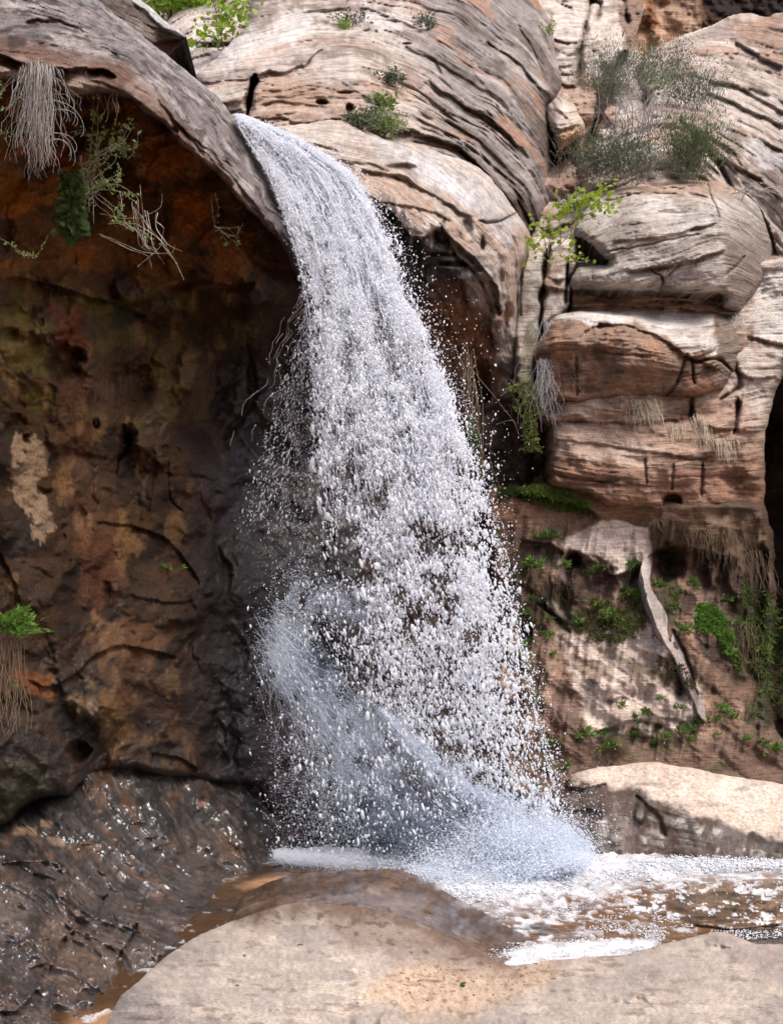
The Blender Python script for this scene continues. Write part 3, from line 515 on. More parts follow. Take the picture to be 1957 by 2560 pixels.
rock("cliff", [(-360, 20), (100, 120), (300, 150), (460, 300), (690, 540), (780, 600), (860, 900), (900, 1300), (930, 1700), (1000, 2190), (690, 2190), (672, 2060), (642, 1972), (590, 1966), (525, 1958), (470, 1944), (408, 1940), (330, 1925), (251, 1934), (204, 1957), (175, 1992), (110, 1996), (52, 2021), (0, 2068), (-360, 2100)],
     [(-300, 600, 7.1), (0, 250, 8.2), (200, 330, 9.3), (450, 450, 9.9), (650, 650, 10.1), (740, 720, 10.1), (0, 700, 8.0), (0, 1200, 7.8), (0, 1700, 7.5), (0, 2050, 7.45), (300, 800, 9.7), (300, 1300, 9.3), (300, 1800, 8.6), (260, 1925, 8.5), (470, 1935, 9.5),
      (560, 800, 10.4), (560, 1300, 10.7), (560, 1900, 10.1), (640, 1960, 10.35), (750, 900, 10.9), (750, 1400, 10.9), (750, 2100, 10.5), (900, 1500, 11.3), (-300, 1800, 6.8), (660, 560, 10), (620, 700, 9.9)],
     relief=relief_alc,
     ledges=[([(0, 690), (90, 700), (200, 735), (300, 760), (370, 790)], 0.19, 45), ([(420, 715), (500, 700), (590, 712), (640, 700)], 0.17, 40), ([(230, 1305), (330, 1312), (420, 1350), (480, 1420), (510, 1470)], 0.12, 22), ([(60, 1690), (110, 1720), (180, 1690), (240, 1640), (300, 1615), (380, 1625), (450, 1650)], 0.15, 30),
             ([(140, 1100), (200, 1130), (300, 1150), (420, 1180), (560, 1200)], 0.04, 12), ([(170, 1860), (210, 1840), (250, 1760)], 0.17, 30), ([(320, 1480), (400, 1505), (480, 1500)], 0.07, 20), ([(380, 1880), (440, 1890), (500, 1920)], 0.17, 22), ([(0, 1380), (40, 1460), (60, 1560)], 0.11, 30)],
     cracks=[([(310, 1060), (325, 1110), (300, 1150), (290, 1180)], 6, .18), ([(420, 1150), (425, 1250), (460, 1280)], 5, .08), ([(620, 860), (630, 1000), (560, 1100)], 10, .12)],
     lumps=[(165, 910, 50, 50, .45), (240, 1060, 12, 16, .3), (322, 1095, 12, 22, .3), (150, 1090, 40, 60, -.15), (470, 940, 50, 80, -.3), (380, 1080, 60, 90, -.25), (330, 960, 60, 70, .2), (120, 800, 90, 60, -.2), (340, 720, 60, 50, -.25), (230, 1770, 50, 40, -.2), (200, 1880, 30, 30, .3), (30, 1100, 40, 60, .2)],
     patches=[([(40, 1080), (130, 1082), (125, 1140), (115, 1210), (125, 1330), (122, 1420), (100, 1400), (60, 1310), (35, 1200)], C(.40, .28, .19), 4, 34, .85), ([(150, 1210), (175, 1215), (180, 1290), (150, 1270)], C(.27, .15, .09), 5, 16, .7), ([(190, 1290), (260, 1330), (300, 1450), (260, 1530), (200, 1530), (180, 1400)], C(.14, .06, .036), 14, 44, .5),
              ([(230, 1540), (300, 1560), (290, 1620), (240, 1620)], C(.26, .16, .09), 10, 30, .55), ([(300, 1500), (390, 1580), (380, 1640), (250, 1640)], C(.18, .09, .05), 16, 40, .5), ([(180, 1750), (240, 1740), (240, 1790), (190, 1800)], C(.30, .20, .12), 12, 16, .6), ([(255, 1720), (310, 1700), (330, 1850), (280, 1920), (250, 1900)], C(.20, .10, .035), 14, 34, .5),
              ([(40, 1680), (120, 1700), (130, 1740), (60, 1720)], C(.20, .075, .03), 10, 16, .8), ([(120, 760), (220, 770), (220, 870), (130, 860)], C(.16, .05, .025), 14, 24, .8), ([(0, 780), (120, 790), (120, 900), (20, 920)], C(.17, .12, .035), 20, 40, .7), ([(500, 560), (620, 600), (640, 690), (540, 700)], C(.30, .12, .05), 20, 30, .6),
              ([(380, 860), (540, 850), (520, 1040), (400, 1060)], C(.16, .105, .045), 25, 50, .7), ([(60, 560), (500, 560), (500, 680), (100, 680)], C(.20, .08, .03), 20, 50, .7), ([(0, 1880), (140, 1900), (160, 1990), (0, 2060)], C(.055, .045, .018), 20, 40, .6), ([(640, 1750), (760, 1780), (760, 2120), (650, 2100)], C(.10, .045, .04), 25, 40, .7)],
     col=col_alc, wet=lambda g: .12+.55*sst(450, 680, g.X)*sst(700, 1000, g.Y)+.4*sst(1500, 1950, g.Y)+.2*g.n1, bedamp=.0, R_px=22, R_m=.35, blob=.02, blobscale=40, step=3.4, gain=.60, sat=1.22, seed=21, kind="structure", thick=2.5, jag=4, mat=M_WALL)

def col_lip(g):
    base = C(.225, .185, .175)
    c = np.zeros(g.X.shape+(3,))+base
    c = mixc(c, C(.115, .09, .088), sst(-.05, .6, fbm(g.U/55, g.V/11, 2)+.5*g.n1)*.85)
    c = mixc(c, C(.43, .36, .32), sst(.1, .7, fbm(g.U/80, g.V/16, 5))*.8)
    c = mixc(c, C(.40, .37, .35), sst(-60, -110, g.V+20*g.n1)*.45)
    c = mixc(c, C(.055, .045, .045), sst(.3, .6, fbm(g.U/26, g.V/9, 3))*.8)
    under = sst(24, -6, 55-g.V+14*g.n1)
    c = mixc(c, mixc(np.zeros(g.X.shape+(3,))+C(.30, .20, .15), C(.16, .085, .055), sst(0, .6, g.n1)), sst(25, 60, g.V+18*g.n1))
    return c
EB = [(0, 134), (140, 163), (200, 172), (280, 180), (330, 215), (411, 300), (500, 385), (560, 445), (640, 536), (700, 600), (760, 700)]
rock("overhang_cliff", [(-360, -360), (0, -215), (150, -100), (245, 0), (350, 82), (420, 140), (502, 204), (560, 262), (612, 336), (659, 415), (694, 488), (723, 548), (750, 600), (766, 650), (764, 700), (745, 704), (718, 640), (688, 592), (642, 544), (595, 498), (560, 451), (513, 408), (500, 396), (446, 354), (411, 307), (357, 279), (321, 243), (250, 229), (171, 234), (143, 216), (70, 205), (0, 196), (-360, 200)],
     [(0, 0, 7.6), (250, 0, 8.7), (420, 140, 9.3), (560, 268, 9.75), (660, 420, 9.85), (760, 690, 9.6), (-200, 134, 6.0), (0, 185, 6.7), (170, 225, 7.1), (321, 240, 7.6), (440, 345, 8.2), (560, 445, 8.7), (690, 590, 9.15), (-350, 0, 6.2), (-100, -250, 8.6), (200, 90, 7.8), (400, 220, 8.5)],
     beds=[(EB, 60), ([(0, 60), (180, 90), (320, 130), (450, 240), (600, 400), (700, 540), (765, 680)], 0), ([(-100, -100), (120, 0), (300, 80), (460, 190), (590, 320), (680, 460), (760, 620)], -70), ([(0, -215), (150, -100), (245, 0), (350, 82), (502, 204), (612, 336), (694, 488), (766, 640)], -130)],
     ledges=[([(-100, 110), (0, 136), (60, 158), (140, 166), (200, 172), (270, 176), (298, 200)], .55, 26), ([(60, 56), (100, 48), (150, 52), (190, 66), (215, 82)], .12, 12), ([(220, 200), (260, 206), (300, 222), (340, 250), (420, 312)], .12, 12), ([(380, 235), (440, 300), (520, 372), (600, 460), (660, 540)], .10, 20),
             ([(0, 185), (60, 176), (120, 190), (160, 214)], .08, 12), ([(420, 290), (470, 330), (520, 390), (580, 450)], .14, 12)],
     cracks=[([(255, 120), (290, 135), (300, 150)], 5, .06), ([(430, 318), (445, 332)], 5, .12), ([(560, 400), (585, 425)], 5, .08)],
     patches=[([(-100, 90), (60, 100), (200, 140), (280, 172), (140, 165), (0, 132)], C(.17, .085, .05), 8, 16, .85), ([(30, 92), (70, 98), (60, 120), (30, 116)], C(.03, .02, .018), 5, 10, .7), ([(-100, 180), (60, 180), (170, 228), (60, 205)], C(.30, .18, .13), 8, 12, .7),
              ([(130, 20), (230, 30), (340, 110), (300, 120), (180, 60)], C(.36, .31, .30), 14, 30, .5), ([(660, 440), (700, 520), (760, 640), (762, 700), (700, 600)], C(.10, .08, .08), 10, 30, .6)],
     label=None, kind="structure", ext=(0, 1, 9), col=col_lip, wet=lambda g: .05+.35*sst(640, 740, g.X), bedamp=.045, bedscale=(26, 1.2), R_px=34, R_m=.45, blob=.07, blobscale=75, step=3, seed=22, thick=2.2, jag=3, mat=M_LIP, bedwarp=7)

rock("hanging_boulder", [(225, -80), (320, -60), (345, -5), (372, 14), (393, 34), (429, 62), (466, 91), (461, 100), (447, 118), (426, 138), (400, 160), (340, 120), (240, 20)],
     [(240, -10, 10.2), (330, 0, 10.6), (465, 92, 10.1), (350, 80, 10.0), (430, 130, 10.3)],
     beds=[([(240, 0), (350, 60), (460, 100)], 0), ([(240, 60), (350, 120), (440, 150)], 60)],
     ledges=[([(318, -10), (345, 14), (372, 36), (400, 62), (440, 84), (464, 94)], .14, 60), ([(360, 122), (400, 100), (460, 92)], .12, 40)],
     patches=[([(312, -40), (350, -20), (400, 34), (468, 92), (440, 86), (400, 66), (350, 22), (315, -8)], C(.52, .49, .46), 4, 5, .95), ([(375, 105), (425, 95), (462, 96), (425, 140)], C(.20, .10, .065), 5, 8, .8)],
     label="dark striped boulder with pale grey rim jutting above the overhang", cat="boulder",
     col=bedded(C(.14, .10, .078), C(.06, .04, .03), C(.26, .20, .16), C(.18, .09, .05)), bedamp=.05, bedscale=(14, 1), R_px=8, R_m=.15, blob=.04, blobscale=60, step=3, seed=23, thick=1.6, mat=M_LIP)

# ------------------------------------------------------------------ right blocks (boulders that sit on the cliff)
rock("boulder", [(1376, 252), (1392, 240), (1411, 232), (1432, 250), (1448, 285), (1463, 311), (1456, 343), (1430, 357), (1396, 376), (1384, 345), (1369, 300), (1367, 272)],
     [(1370, 300, 15.2), (1410, 240, 15.6), (1455, 330, 15.2), (1410, 310, 14.9)], beds=[([(1360, 260), (1400, 300), (1460, 290)], 0), ([(1370, 320), (1410, 325), (1460, 312)], 30)],
     ledges=[([(1385, 318), (1400, 324), (1440, 310), (1452, 312)], .3, 10), ([(1374, 268), (1400, 280), (1420, 300)], .12, 8)],
     patches=[([(1405, 330), (1460, 318), (1455, 345), (1400, 365)], C(.44, .23, .10), 6, 8, .8)], label="small banded orange boulder wedged in the gully behind the dome", cat="boulder",
     col=bedded(C(.50, .36, .26), C(.22, .14, .10), PALE, C(.45, .27, .16)), bedamp=.08, bedscale=(14, 1), R_px=24, R_m=.8, blob=.08, blobscale=40, step=3, seed=31)
def col_bb(g):
    c = np.zeros(g.X.shape+(3,))+C(.44, .375, .32)
    c = mixc(c, C(.28, .225, .185), sst(.0, .7, fbm(g.U/70, g.V/45, 3))*.8); c = mixc(c, C(.60, .54, .49), sst(.2, .7, fbm(g.U/60, g.V/18, 6))*.7)
    c = mixc(c, C(.13, .10, .08), sst(.42, .7, fbm(g.U/45, g.V/7, 1))*.75); c = mixc(c, C(.42, .24, .15), sst(505, 455, g.Y+14*g.n1)*.7)
    c = mixc(c, C(.26, .20, .165), sst(1805, 1822, g.X+6*g.n2)*sst(540, 620, g.Y)*.85)  # right face painted darker as it turns away, shade put into the colour
    return c
rock("boulder", [(1437, 590), (1439, 557), (1464, 518), (1500, 486), (1536, 466), (1586, 446), (1661, 446), (1743, 441), (1790, 450), (1840, 470), (1893, 507), (1928, 561), (1945, 621), (1943, 671), (1914, 714), (1871, 761), (1857, 790), (1803, 770), (1800, 738), (1650, 731), (1540, 727), (1428, 724), (1424, 690), (1450, 665), (1520, 660), (1490, 625), (1460, 603)],
     [(1440, 570, 13.3), (1500, 500, 13.8), (1660, 450, 14.8), (1780, 455, 14.8), (1600, 540, 13.0), (1500, 600, 12.9), (1700, 600, 12.75), (1808, 560, 12.95), (1806, 650, 12.8), (1806, 730, 12.9), (1650, 700, 12.7), (1450, 700, 12.9), (1870, 600, 13.6), (1940, 640, 14.4), (1860, 760, 13.5), (1890, 520, 14.6)],
     beds=[([(1430, 500), (1600, 470), (1750, 470), (1900, 560)], -120), ([(1440, 600), (1600, 560), (1800, 540), (1930, 600)], -30), ([(1450, 650), (1600, 620), (1800, 575), (1930, 640)], 20), ([(1430, 720), (1600, 690), (1810, 640), (1920, 690)], 90)],
     ledges=[([(1525, 602), (1607, 597), (1668, 588), (1750, 566), (1798, 553)], .18, 12), ([(1560, 676), (1600, 672), (1678, 659), (1732, 648), (1814, 622)], .28, 14), ([(1586, 500), (1661, 507), (1750, 525), (1796, 545)], .10, 9), ([(1530, 485), (1620, 478), (1700, 482), (1775, 490)], .2, 12), ([(1490, 505), (1560, 490), (1640, 470), (1740, 462)], .2, 10)],
     cracks=[([(1518, 629), (1607, 614), (1678, 598), (1750, 584)], 3, .09), ([(1621, 671), (1638, 682), (1653, 689)], 3, .12), ([(1653, 689), (1655, 705), (1648, 728)], 4, .15), ([(1700, 660), (1670, 690)], 3, .08), ([(1812, 690), (1840, 665), (1858, 640)], 4, .12), ([(1765, 458), (1780, 500), (1800, 545)], 4, .15), ([(1840, 560), (1880, 600)], 3, .06), ([(1478, 640), (1480, 700)], 3, .08)],
     label="big rounded grey boulder split by slanting cracks, uppermost of the right-hand blocks", cat="boulder",
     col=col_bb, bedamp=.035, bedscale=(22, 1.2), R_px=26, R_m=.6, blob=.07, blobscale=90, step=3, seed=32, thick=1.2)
def col_b2(g):
    c = np.zeros(g.X.shape+(3,))+C(.29, .18, .12)
    c = mixc(c, C(.14, .085, .06), sst(.0, .6, fbm(g.U/90, g.V/30, 2))); c = mixc(c, C(.38, .20, .11), sst(.1, .7, fbm(g.X/60, g.Y/90, 6))*.8)
    front = [(1385, 795), (1444, 792), (1500, 800), (1537, 800), (1600, 822), (1660, 850), (1700, 882), (1716, 892), (1790, 872), (1790, 790), (1870, 700), (1300, 700), (1330, 830)]
    s, _, _ = sdf(front, g.X, g.Y)
    t = np.zeros(g.X.shape+(3,))+C(.55, .475, .42); t = mixc(t, C(.35, .28, .235), sst(.15, .7, fbm(g.U/60, g.V/12, 4))*.7); t = mixc(t, C(.68, .62, .58), sst(.1, .7, g.n1)*.6)
    c = mixc(c, t, sst(-5, 7, s+16*g.n1+6*g.n2))
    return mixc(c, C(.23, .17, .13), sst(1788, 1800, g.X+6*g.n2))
rock("boulder", [(1362, 835), (1372, 800), (1395, 786), (1444, 776), (1531, 777), (1575, 770), (1619, 766), (1706, 772), (1805, 784), (1845, 808), (1866, 830), (1869, 856), (1852, 914), (1820, 955), (1794, 980), (1659, 998), (1531, 998), (1444, 1008), (1379, 998), (1352, 970), (1333, 930), (1338, 870)],
     [(1400, 790, 12.8), (1550, 778, 13.2), (1700, 775, 13.5), (1805, 788, 13.5), (1400, 820, 12.3), (1540, 805, 12.25), (1650, 850, 12.2), (1710, 890, 12.2), (1780, 872, 12.5), (1400, 990, 12.45), (1650, 980, 12.45), (1345, 920, 12.6), (1840, 900, 13), (1780, 960, 12.6), (1500, 900, 12.2)],
     beds=[([(1340, 850), (1500, 840), (1700, 870), (1860, 840)], 0), ([(1340, 930), (1500, 905), (1700, 920), (1850, 900)], 60), ([(1340, 990), (1600, 990), (1800, 960)], 130)],
     ledges=[([(1350, 812), (1385, 800), (1444, 796), (1500, 806), (1540, 800)], .1, 14), ([(1440, 840), (1500, 808), (1560, 812), (1640, 836), (1690, 872), (1718, 892), (1750, 900), (1810, 930)], .2, 30), ([(1350, 880), (1450, 868), (1560, 882), (1650, 884)], .08, 14), ([(1716, 892), (1755, 886), (1790, 872), (1795, 820)], .15, 16), ([(1560, 775), (1590, 790), (1620, 770)], .1, 8)],
     cracks=[([(1716, 892), (1740, 905), (1790, 895), (1830, 930)], 5, .25), ([(1730, 900), (1735, 960)], 4, .15), ([(1715, 885), (1690, 960), (1665, 990)], 5, .12), ([(1440, 890), (1442, 990)], 4, .08)],
     label="brown-fronted block with a pale flat top, below the big rounded boulder", cat="boulder",
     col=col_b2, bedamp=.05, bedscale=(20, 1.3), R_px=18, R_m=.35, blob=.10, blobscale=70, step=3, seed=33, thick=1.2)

# ------------------------------------------------------------------ lower left wet slope
def col_ws(g):
    c = np.zeros(g.X.shape+(3,))+C(.088, .062, .048)
    c = mixc(c, C(.035, .029, .027), sst(.0, .6, fbm(g.U/60, g.V/22, 3)+.5-1.0*sst(2000, 2350, g.Y))*.85)
    c = mixc(c, C(.20, .135, .10), sst(.1, .7, fbm(g.U/90, g.V/40, 6))*sst(2050, 2350, g.Y)); c = mixc(c, C(.17, .075, .03), sst(.3, .7, fbm(g.U/50, g.V/20, 2))*.6)
    return mixc(c, C(.02, .016, .016), sst(.35, .7, fbm(g.U/30, g.V/12, 5))*.6)
def relief_ws(g):
    r = 1-np.abs(fbm(g.U/60, g.V/18, 2, 5))
    return .10*fbm(g.U/130, g.V/40, 4, 4, .42)-.035*r**3+.006*fbm(g.X/22, g.Y/14, 7, 3)
rock("wet_rock_slope", [(-360, 2020), (0, 2000), (110, 1940), (200, 1905), (260, 1895), (420, 1900), (650, 1930), (700, 2010), (720, 2100), (705, 2146), (670, 2186), (580, 2216), (532, 2255), (500, 2290), (450, 2362), (400, 2408), (308, 2470), (240, 2524), (190, 2640), (-360, 2640)],
     [(700, 2140, 10.1), (572, 2206, 8.72), (525, 2252, 7.95), (496, 2282, 7.5), (443, 2363, 6.5), (303, 2465, 5.6), (180, 2560, 4.9), (0, 2560, 4.75), (0, 2300, 6.0), (0, 2070, 7.6), (250, 1930, 8.7), (300, 2150, 7.7), (525, 1960, 10.1), (500, 2130, 8.9), (642, 1955, 10.6), (640, 2100, 9.8), (200, 2400, 5.75), (-300, 2300, 5.4), (130, 2150, 7.0), (430, 2040, 8.8)],
     beds=[([(100, 1960), (200, 2080), (330, 2200), (520, 2260)], -40), ([(250, 1930), (360, 2080), (480, 2190), (560, 2215)], -120), ([(0, 2050), (120, 2180), (260, 2290), (440, 2360)], 50), ([(0, 2200), (150, 2310), (300, 2400), (330, 2450)], 150), ([(0, 2400), (150, 2480), (250, 2530)], 260), ([(450, 1960), (560, 2100), (640, 2180)], -200)],
     relief=relief_ws,
     ledges=[([(265, 2240), (245, 2290), (210, 2320), (180, 2328), (160, 2370)], .14, 18), ([(320, 2066), (345, 2056), (375, 2058)], .15, 12), ([(360, 2095), (395, 2088)], .1, 10), ([(385, 2120), (410, 2108), (435, 2106)], .12, 10), ([(0, 2160), (50, 2155), (125, 2153)], .14, 12), ([(85, 2180), (120, 2190), (150, 2197)], .12, 12),
             ([(70, 2420), (90, 2415), (115, 2408)], .08, 10), ([(200, 2108), (230, 2112), (255, 2110)], .1, 10), ([(0, 2530), (40, 2528), (70, 2500), (95, 2470)], .15, 20), ([(45, 2350), (90, 2348), (130, 2345)], .06, 14)],
     cracks=[([(342, 2310), (328, 2345), (305, 2385), (300, 2430)], 6, .12), ([(270, 2235), (255, 2250)], 5, .1), ([(148, 2375), (170, 2345), (185, 2325)], 6, .1), ([(370, 2230), (350, 2290), (310, 2390)], 3, .06), ([(120, 2440), (140, 2390)], 3, .05)],
     lumps=[(260, 2170, 16, 20, -.08), (560, 2190, 20, 16, .06), (500, 2245, 12, 14, -.06)],
     patches=[([(40, 2066), (90, 2070), (90, 2085), (45, 2080)], C(.42, .25, .14), 4, 10, .8), ([(105, 2052), (130, 2056), (128, 2068), (106, 2064)], C(.45, .28, .16), 4, 6, .9), ([(120, 2095), (165, 2100), (165, 2120), (130, 2112)], C(.42, .26, .15), 4, 10, .8), ([(205, 2108), (262, 2106), (258, 2130), (215, 2118)], C(.30, .12, .06), 4, 8, .8),
              ([(495, 2003), (518, 2003), (515, 2017), (498, 2015)], C(.40, .22, .14), 4, 5, .9), ([(20, 2148), (122, 2153), (60, 2166), (15, 2166)], C(.26, .09, .045), 4, 8, .9), ([(370, 2220), (400, 2228), (395, 2250), (370, 2240)], C(.30, .19, .15), 8, 12, .7), ([(135, 2230), (155, 2215), (155, 2240)], C(.30, .15, .07), 5, 8, .8),
              ([(0, 2160), (60, 2200), (50, 2330), (0, 2330)], C(.23, .16, .12), 20, 40, .7), ([(280, 2330), (430, 2360), (420, 2400), (300, 2460), (270, 2400)], C(.20, .135, .10), 20, 30, .7), ([(120, 2300), (250, 2330), (280, 2450), (120, 2450)], C(.20, .12, .07), 20, 40, .7)],
     label="dark wet rock slope glistening below the alcove at the lower left", cat="rock slope",
     col=col_ws, wet=lambda g: .72+.5*g.n2+.25*g.n1, bedamp=.03, bedscale=(26, 1), R_px=20, R_m=.25, blob=.05, blobscale=40, step=2.8, gain=.72, seed=41, ext=(0, .15, -1), mat=M_GLINT, thick=1.2)

# ------------------------------------------------------------------ wet boulder at the pool and the dry foreground rock
def col_wb(g):
    c = np.zeros(g.X.shape+(3,))+C(.088, .045, .022)
    c = mixc(c, C(.06, .034, .02), sst(.0, .6, fbm(g.U/70, g.V/22, 3))*.8); c = mixc(c, C(.18, .105, .065), sst(.1, .6, fbm(g.U/60, g.V/16, 6))*.6)
    c = mixc(c, C(.30, .25, .24), sst(2205, 2235, g.Y+12*g.n1-.13*np.abs(g.X-900))*sst(690, 780, g.X+30*g.n1)*sst(1180, 1000, g.X+30*g.n1)*.35)  # pale grey reflection painted into the colour of the boulder's top
    return mixc(c, C(.03, .02, .015), sst(.45, .7, fbm(g.U/24, g.V/10, 5))*.6)
rock("wet_boulder", [(550, 2350), (583, 2293), (600, 2254), (630, 2225), (700, 2196), (787, 2181), (875, 2175), (980, 2173), (1035, 2187), (1094, 2217), (1152, 2252), (1228, 2287), (1298, 2320), (1345, 2346), (1332, 2362), (1295, 2383), (1268, 2398), (1290, 2440), (1150, 2480), (800, 2440)],
     [(600, 2252, 7.45), (700, 2194, 8.1), (875, 2174, 8.3), (980, 2172, 8.25), (1094, 2217, 7.9), (1228, 2287, 7.2), (1345, 2346, 6.64), (1263, 2392, 6.22), (1200, 2345, 6.5), (1094, 2310, 6.4), (950, 2270, 6.5), (800, 2260, 6.55), (700, 2270, 6.5), (583, 2293, 6.9), (880, 2205, 7.4), (800, 2400, 6.1), (1200, 2430, 6.0)],
     beds=[([(600, 2250), (800, 2200), (980, 2200), (1150, 2270), (1330, 2350)], 0), ([(620, 2290), (800, 2245), (960, 2260), (1120, 2330), (1270, 2395)], 55)],
     lumps=[(1010, 2225, 60, 20, .08)], ledges=[([(780, 2262), (820, 2240), (900, 2236), (960, 2250)], .03, 14)],
     label="rounded brown boulder, wet and shining, between the pool and the dry foreground rock", cat="boulder",
     col=col_wb, wet=lambda g: .55+.6*g.n2, bedamp=.022, bedscale=(30, .7), R_px=20, R_m=.3, blob=.05, blobscale=100, step=2.8, seed=42, ext=(0, .15, -1), mat=M_WET, thick=1.0, jag=1.5)
def col_fg(g):
    c = np.zeros(g.X.shape+(3,))+C(.43, .345, .28)
    c = mixc(c, C(.35, .285, .24), sst(-.2, .5, fbm(g.X/150, g.Y/60, 3))*.8)
    c = mixc(c, C(.54, .43, .33), sst(.26, .5, fbm(g.X/60, g.Y/22, 6)+.25*g.n2)*.75)
    sand, _, _ = sdf([(1040, 2400), (1200, 2420), (1380, 2400), (1420, 2420), (1340, 2470), (1180, 2540), (1000, 2520), (880, 2500), (960, 2450)], g.X, g.Y)
    c = mixc(c, C(.54, .375, .24), sst(-30, 30, sand+30*g.n1)*.8)
    c = mixc(c, C(.30, .12, .06), sst(.62, .75, fbm(g.X/9, g.Y/4, 2, 3))*sst(-30, 20, sand)*.8)
    top, _, _ = sdf([(600, 2250), (1000, 2270), (1290, 2400), (1180, 2430), (1000, 2390), (860, 2330), (700, 2306), (590, 2316)], g.X, g.Y)
    c = mixc(c, C(.25, .18, .135), sst(-35, 30, top+30*g.n1)*.85); g.top = top
    tp2, _, _ = sdf([(590, 2250), (760, 2240), (900, 2250), (1060, 2300), (1300, 2410), (1240, 2412), (1090, 2352), (960, 2300), (860, 2284), (760, 2278), (640, 2296)], g.X, g.Y)
    c = mixc(c, C(.15, .088, .055), sst(-14, 16, tp2+16*g.n1+8*g.n2)*.85)
    c = mixc(c, C(.12, .08, .06), sst(.4, .65, fbm(g.X/22, g.Y/9, 5))*sst(-20, 10, top)*.8)
    c = mixc(c, C(.22, .14, .09), sst(.5, .75, fbm(g.X/50, g.Y/12, 1))*.6)
    rt, _, _ = sdf([(1780, 2330), (1830, 2330), (1960, 2380), (1960, 2460), (1850, 2430)], g.X, g.Y)
    return mixc(c, C(.30, .23, .20), sst(-20, 25, rt+20*g.n1)*.7)
rock("foreground_rock", [(215, 2760), (240, 2610), (262, 2560), (303, 2490), (350, 2448), (420, 2387), (502, 2335), (560, 2311), (612, 2292), (688, 2266), (758, 2254), (875, 2262), (962, 2277), (1035, 2302), (1094, 2323), (1181, 2358), (1240, 2388), (1282, 2407), (1385, 2397), (1490, 2390), (1560, 2386), (1648, 2363), (1764, 2334), (1811, 2330), (1852, 2344), (1887, 2359), (1957, 2360), (2300, 2380), (2900, 2400), (2900, 2760)],
     [(600, 2296, 5.9), (688, 2268, 6.15), (875, 2263, 6.2), (1094, 2325, 6.1), (1280, 2407, 5.95), (1490, 2392, 5.8), (1700, 2350, 5.9), (1811, 2331, 6.1), (1957, 2360, 5.8), (2200, 2380, 5.6), (2850, 2400, 5.2), (2850, 2700, 3.0), (262, 2560, 4.7), (420, 2387, 5.6), (700, 2400, 4.65), (1000, 2420, 4.6), (700, 2560, 3.5), (1200, 2560, 3.5), (1600, 2560, 3.6), (1950, 2560, 3.6), (1600, 2450, 4.6), (1300, 2470, 4.5), (1000, 2750, 2.9), (1800, 2750, 2.9), (400, 2750, 3.2), (400, 2500, 4.3), (850, 2320, 5.3)],
     lumps=[(1070, 2560, 260, 30, -.25), (1180, 2440, 170, 30, .10), (610, 2390, 5, 2.5, .05), (593, 2466, 6, 2.5, .05), (545, 2420, 12, 3, .03), (730, 2340, 30, 5, .02), (1150, 2350, 70, 14, .06), (1500, 2470, 180, 40, -.12), (1815, 2350, 50, 24, -.15)],
     ledges=[([(660, 2525), (760, 2520), (900, 2505), (980, 2490)], .04, 14), ([(1010, 2370), (1080, 2375), (1150, 2385), (1240, 2400)], .05, 12)], cracks=[([(1050, 2350), (1090, 2372), (1130, 2380)], 5, .05), ([(1110, 2352), (1160, 2380), (1220, 2396)], 4, .04)],
     label="broad dry beige sandstone rock filling the foreground below the pool", cat="rock",
     col=col_fg, bedamp=.0, R_px=34, R_m=.35, blob=.035, blobscale=110, step=3.4, seed=43, ext=(0, .15, -1), mat=M_FG, thick=1.2, jag=1.5,
     relief=lambda g: .012*fbm(g.X/26, g.Y/10, 3, 4)+.02*np.clip(fbm(g.X/14, g.Y/6, 5), 0, 1)*sst(-30, 10, sdf([(980, 2330), (1100, 2345), (1280, 2410), (1150, 2410), (1000, 2370)], g.X, g.Y)[0]))
rock("submerged_rock", [(1480, 2300), (1530, 2262), (1620, 2232), (1720, 2212), (1850, 2200), (1957, 2196), (2300, 2205), (2800, 2215), (2800, 2360), (2300, 2350), (1957, 2318), (1850, 2330), (1700, 2316), (1560, 2310)],
     [(1500, 2290, 7.4), (1620, 2240, 7.85), (1720, 2218, 8.1), (1957, 2205, 8.2), (1720, 2270, 7.3), (1957, 2310, 7.0), (1700, 2316, 7.0), (2200, 2250, 7.8), (2780, 2270, 7.5), (1957, 2250, 7.4)],
     label="low brown rock awash with foam flecks at the right of the pool", cat="rock",
     col=lambda g: mixc(mixc(mixc(np.zeros(g.X.shape+(3,))+C(.12, .06, .028), C(.25, .13, .06), sst(0, .6, fbm(g.X/60, g.Y/14, 3))), C(.04, .03, .02), sst(.1, .6, fbm(g.X/50, g.Y/12, 6))), C(.75, .76, .78), sst(.30, .5, fbm(g.X/34, g.Y/15, 5)+.55*fbm(g.X/6, g.Y/4, 2))*.9),
     wet=lambda g: .95+.2*g.n2, bedamp=0, R_px=14, R_m=.25, blob=.06, blobscale=70, step=2.8, seed=44, ext=(0, .15, -1), mat=M_WET, thick=.8, jag=2, relief=lambda g: .02*fbm(g.X/30, g.Y/8, 2, 4))
print("rocks done")
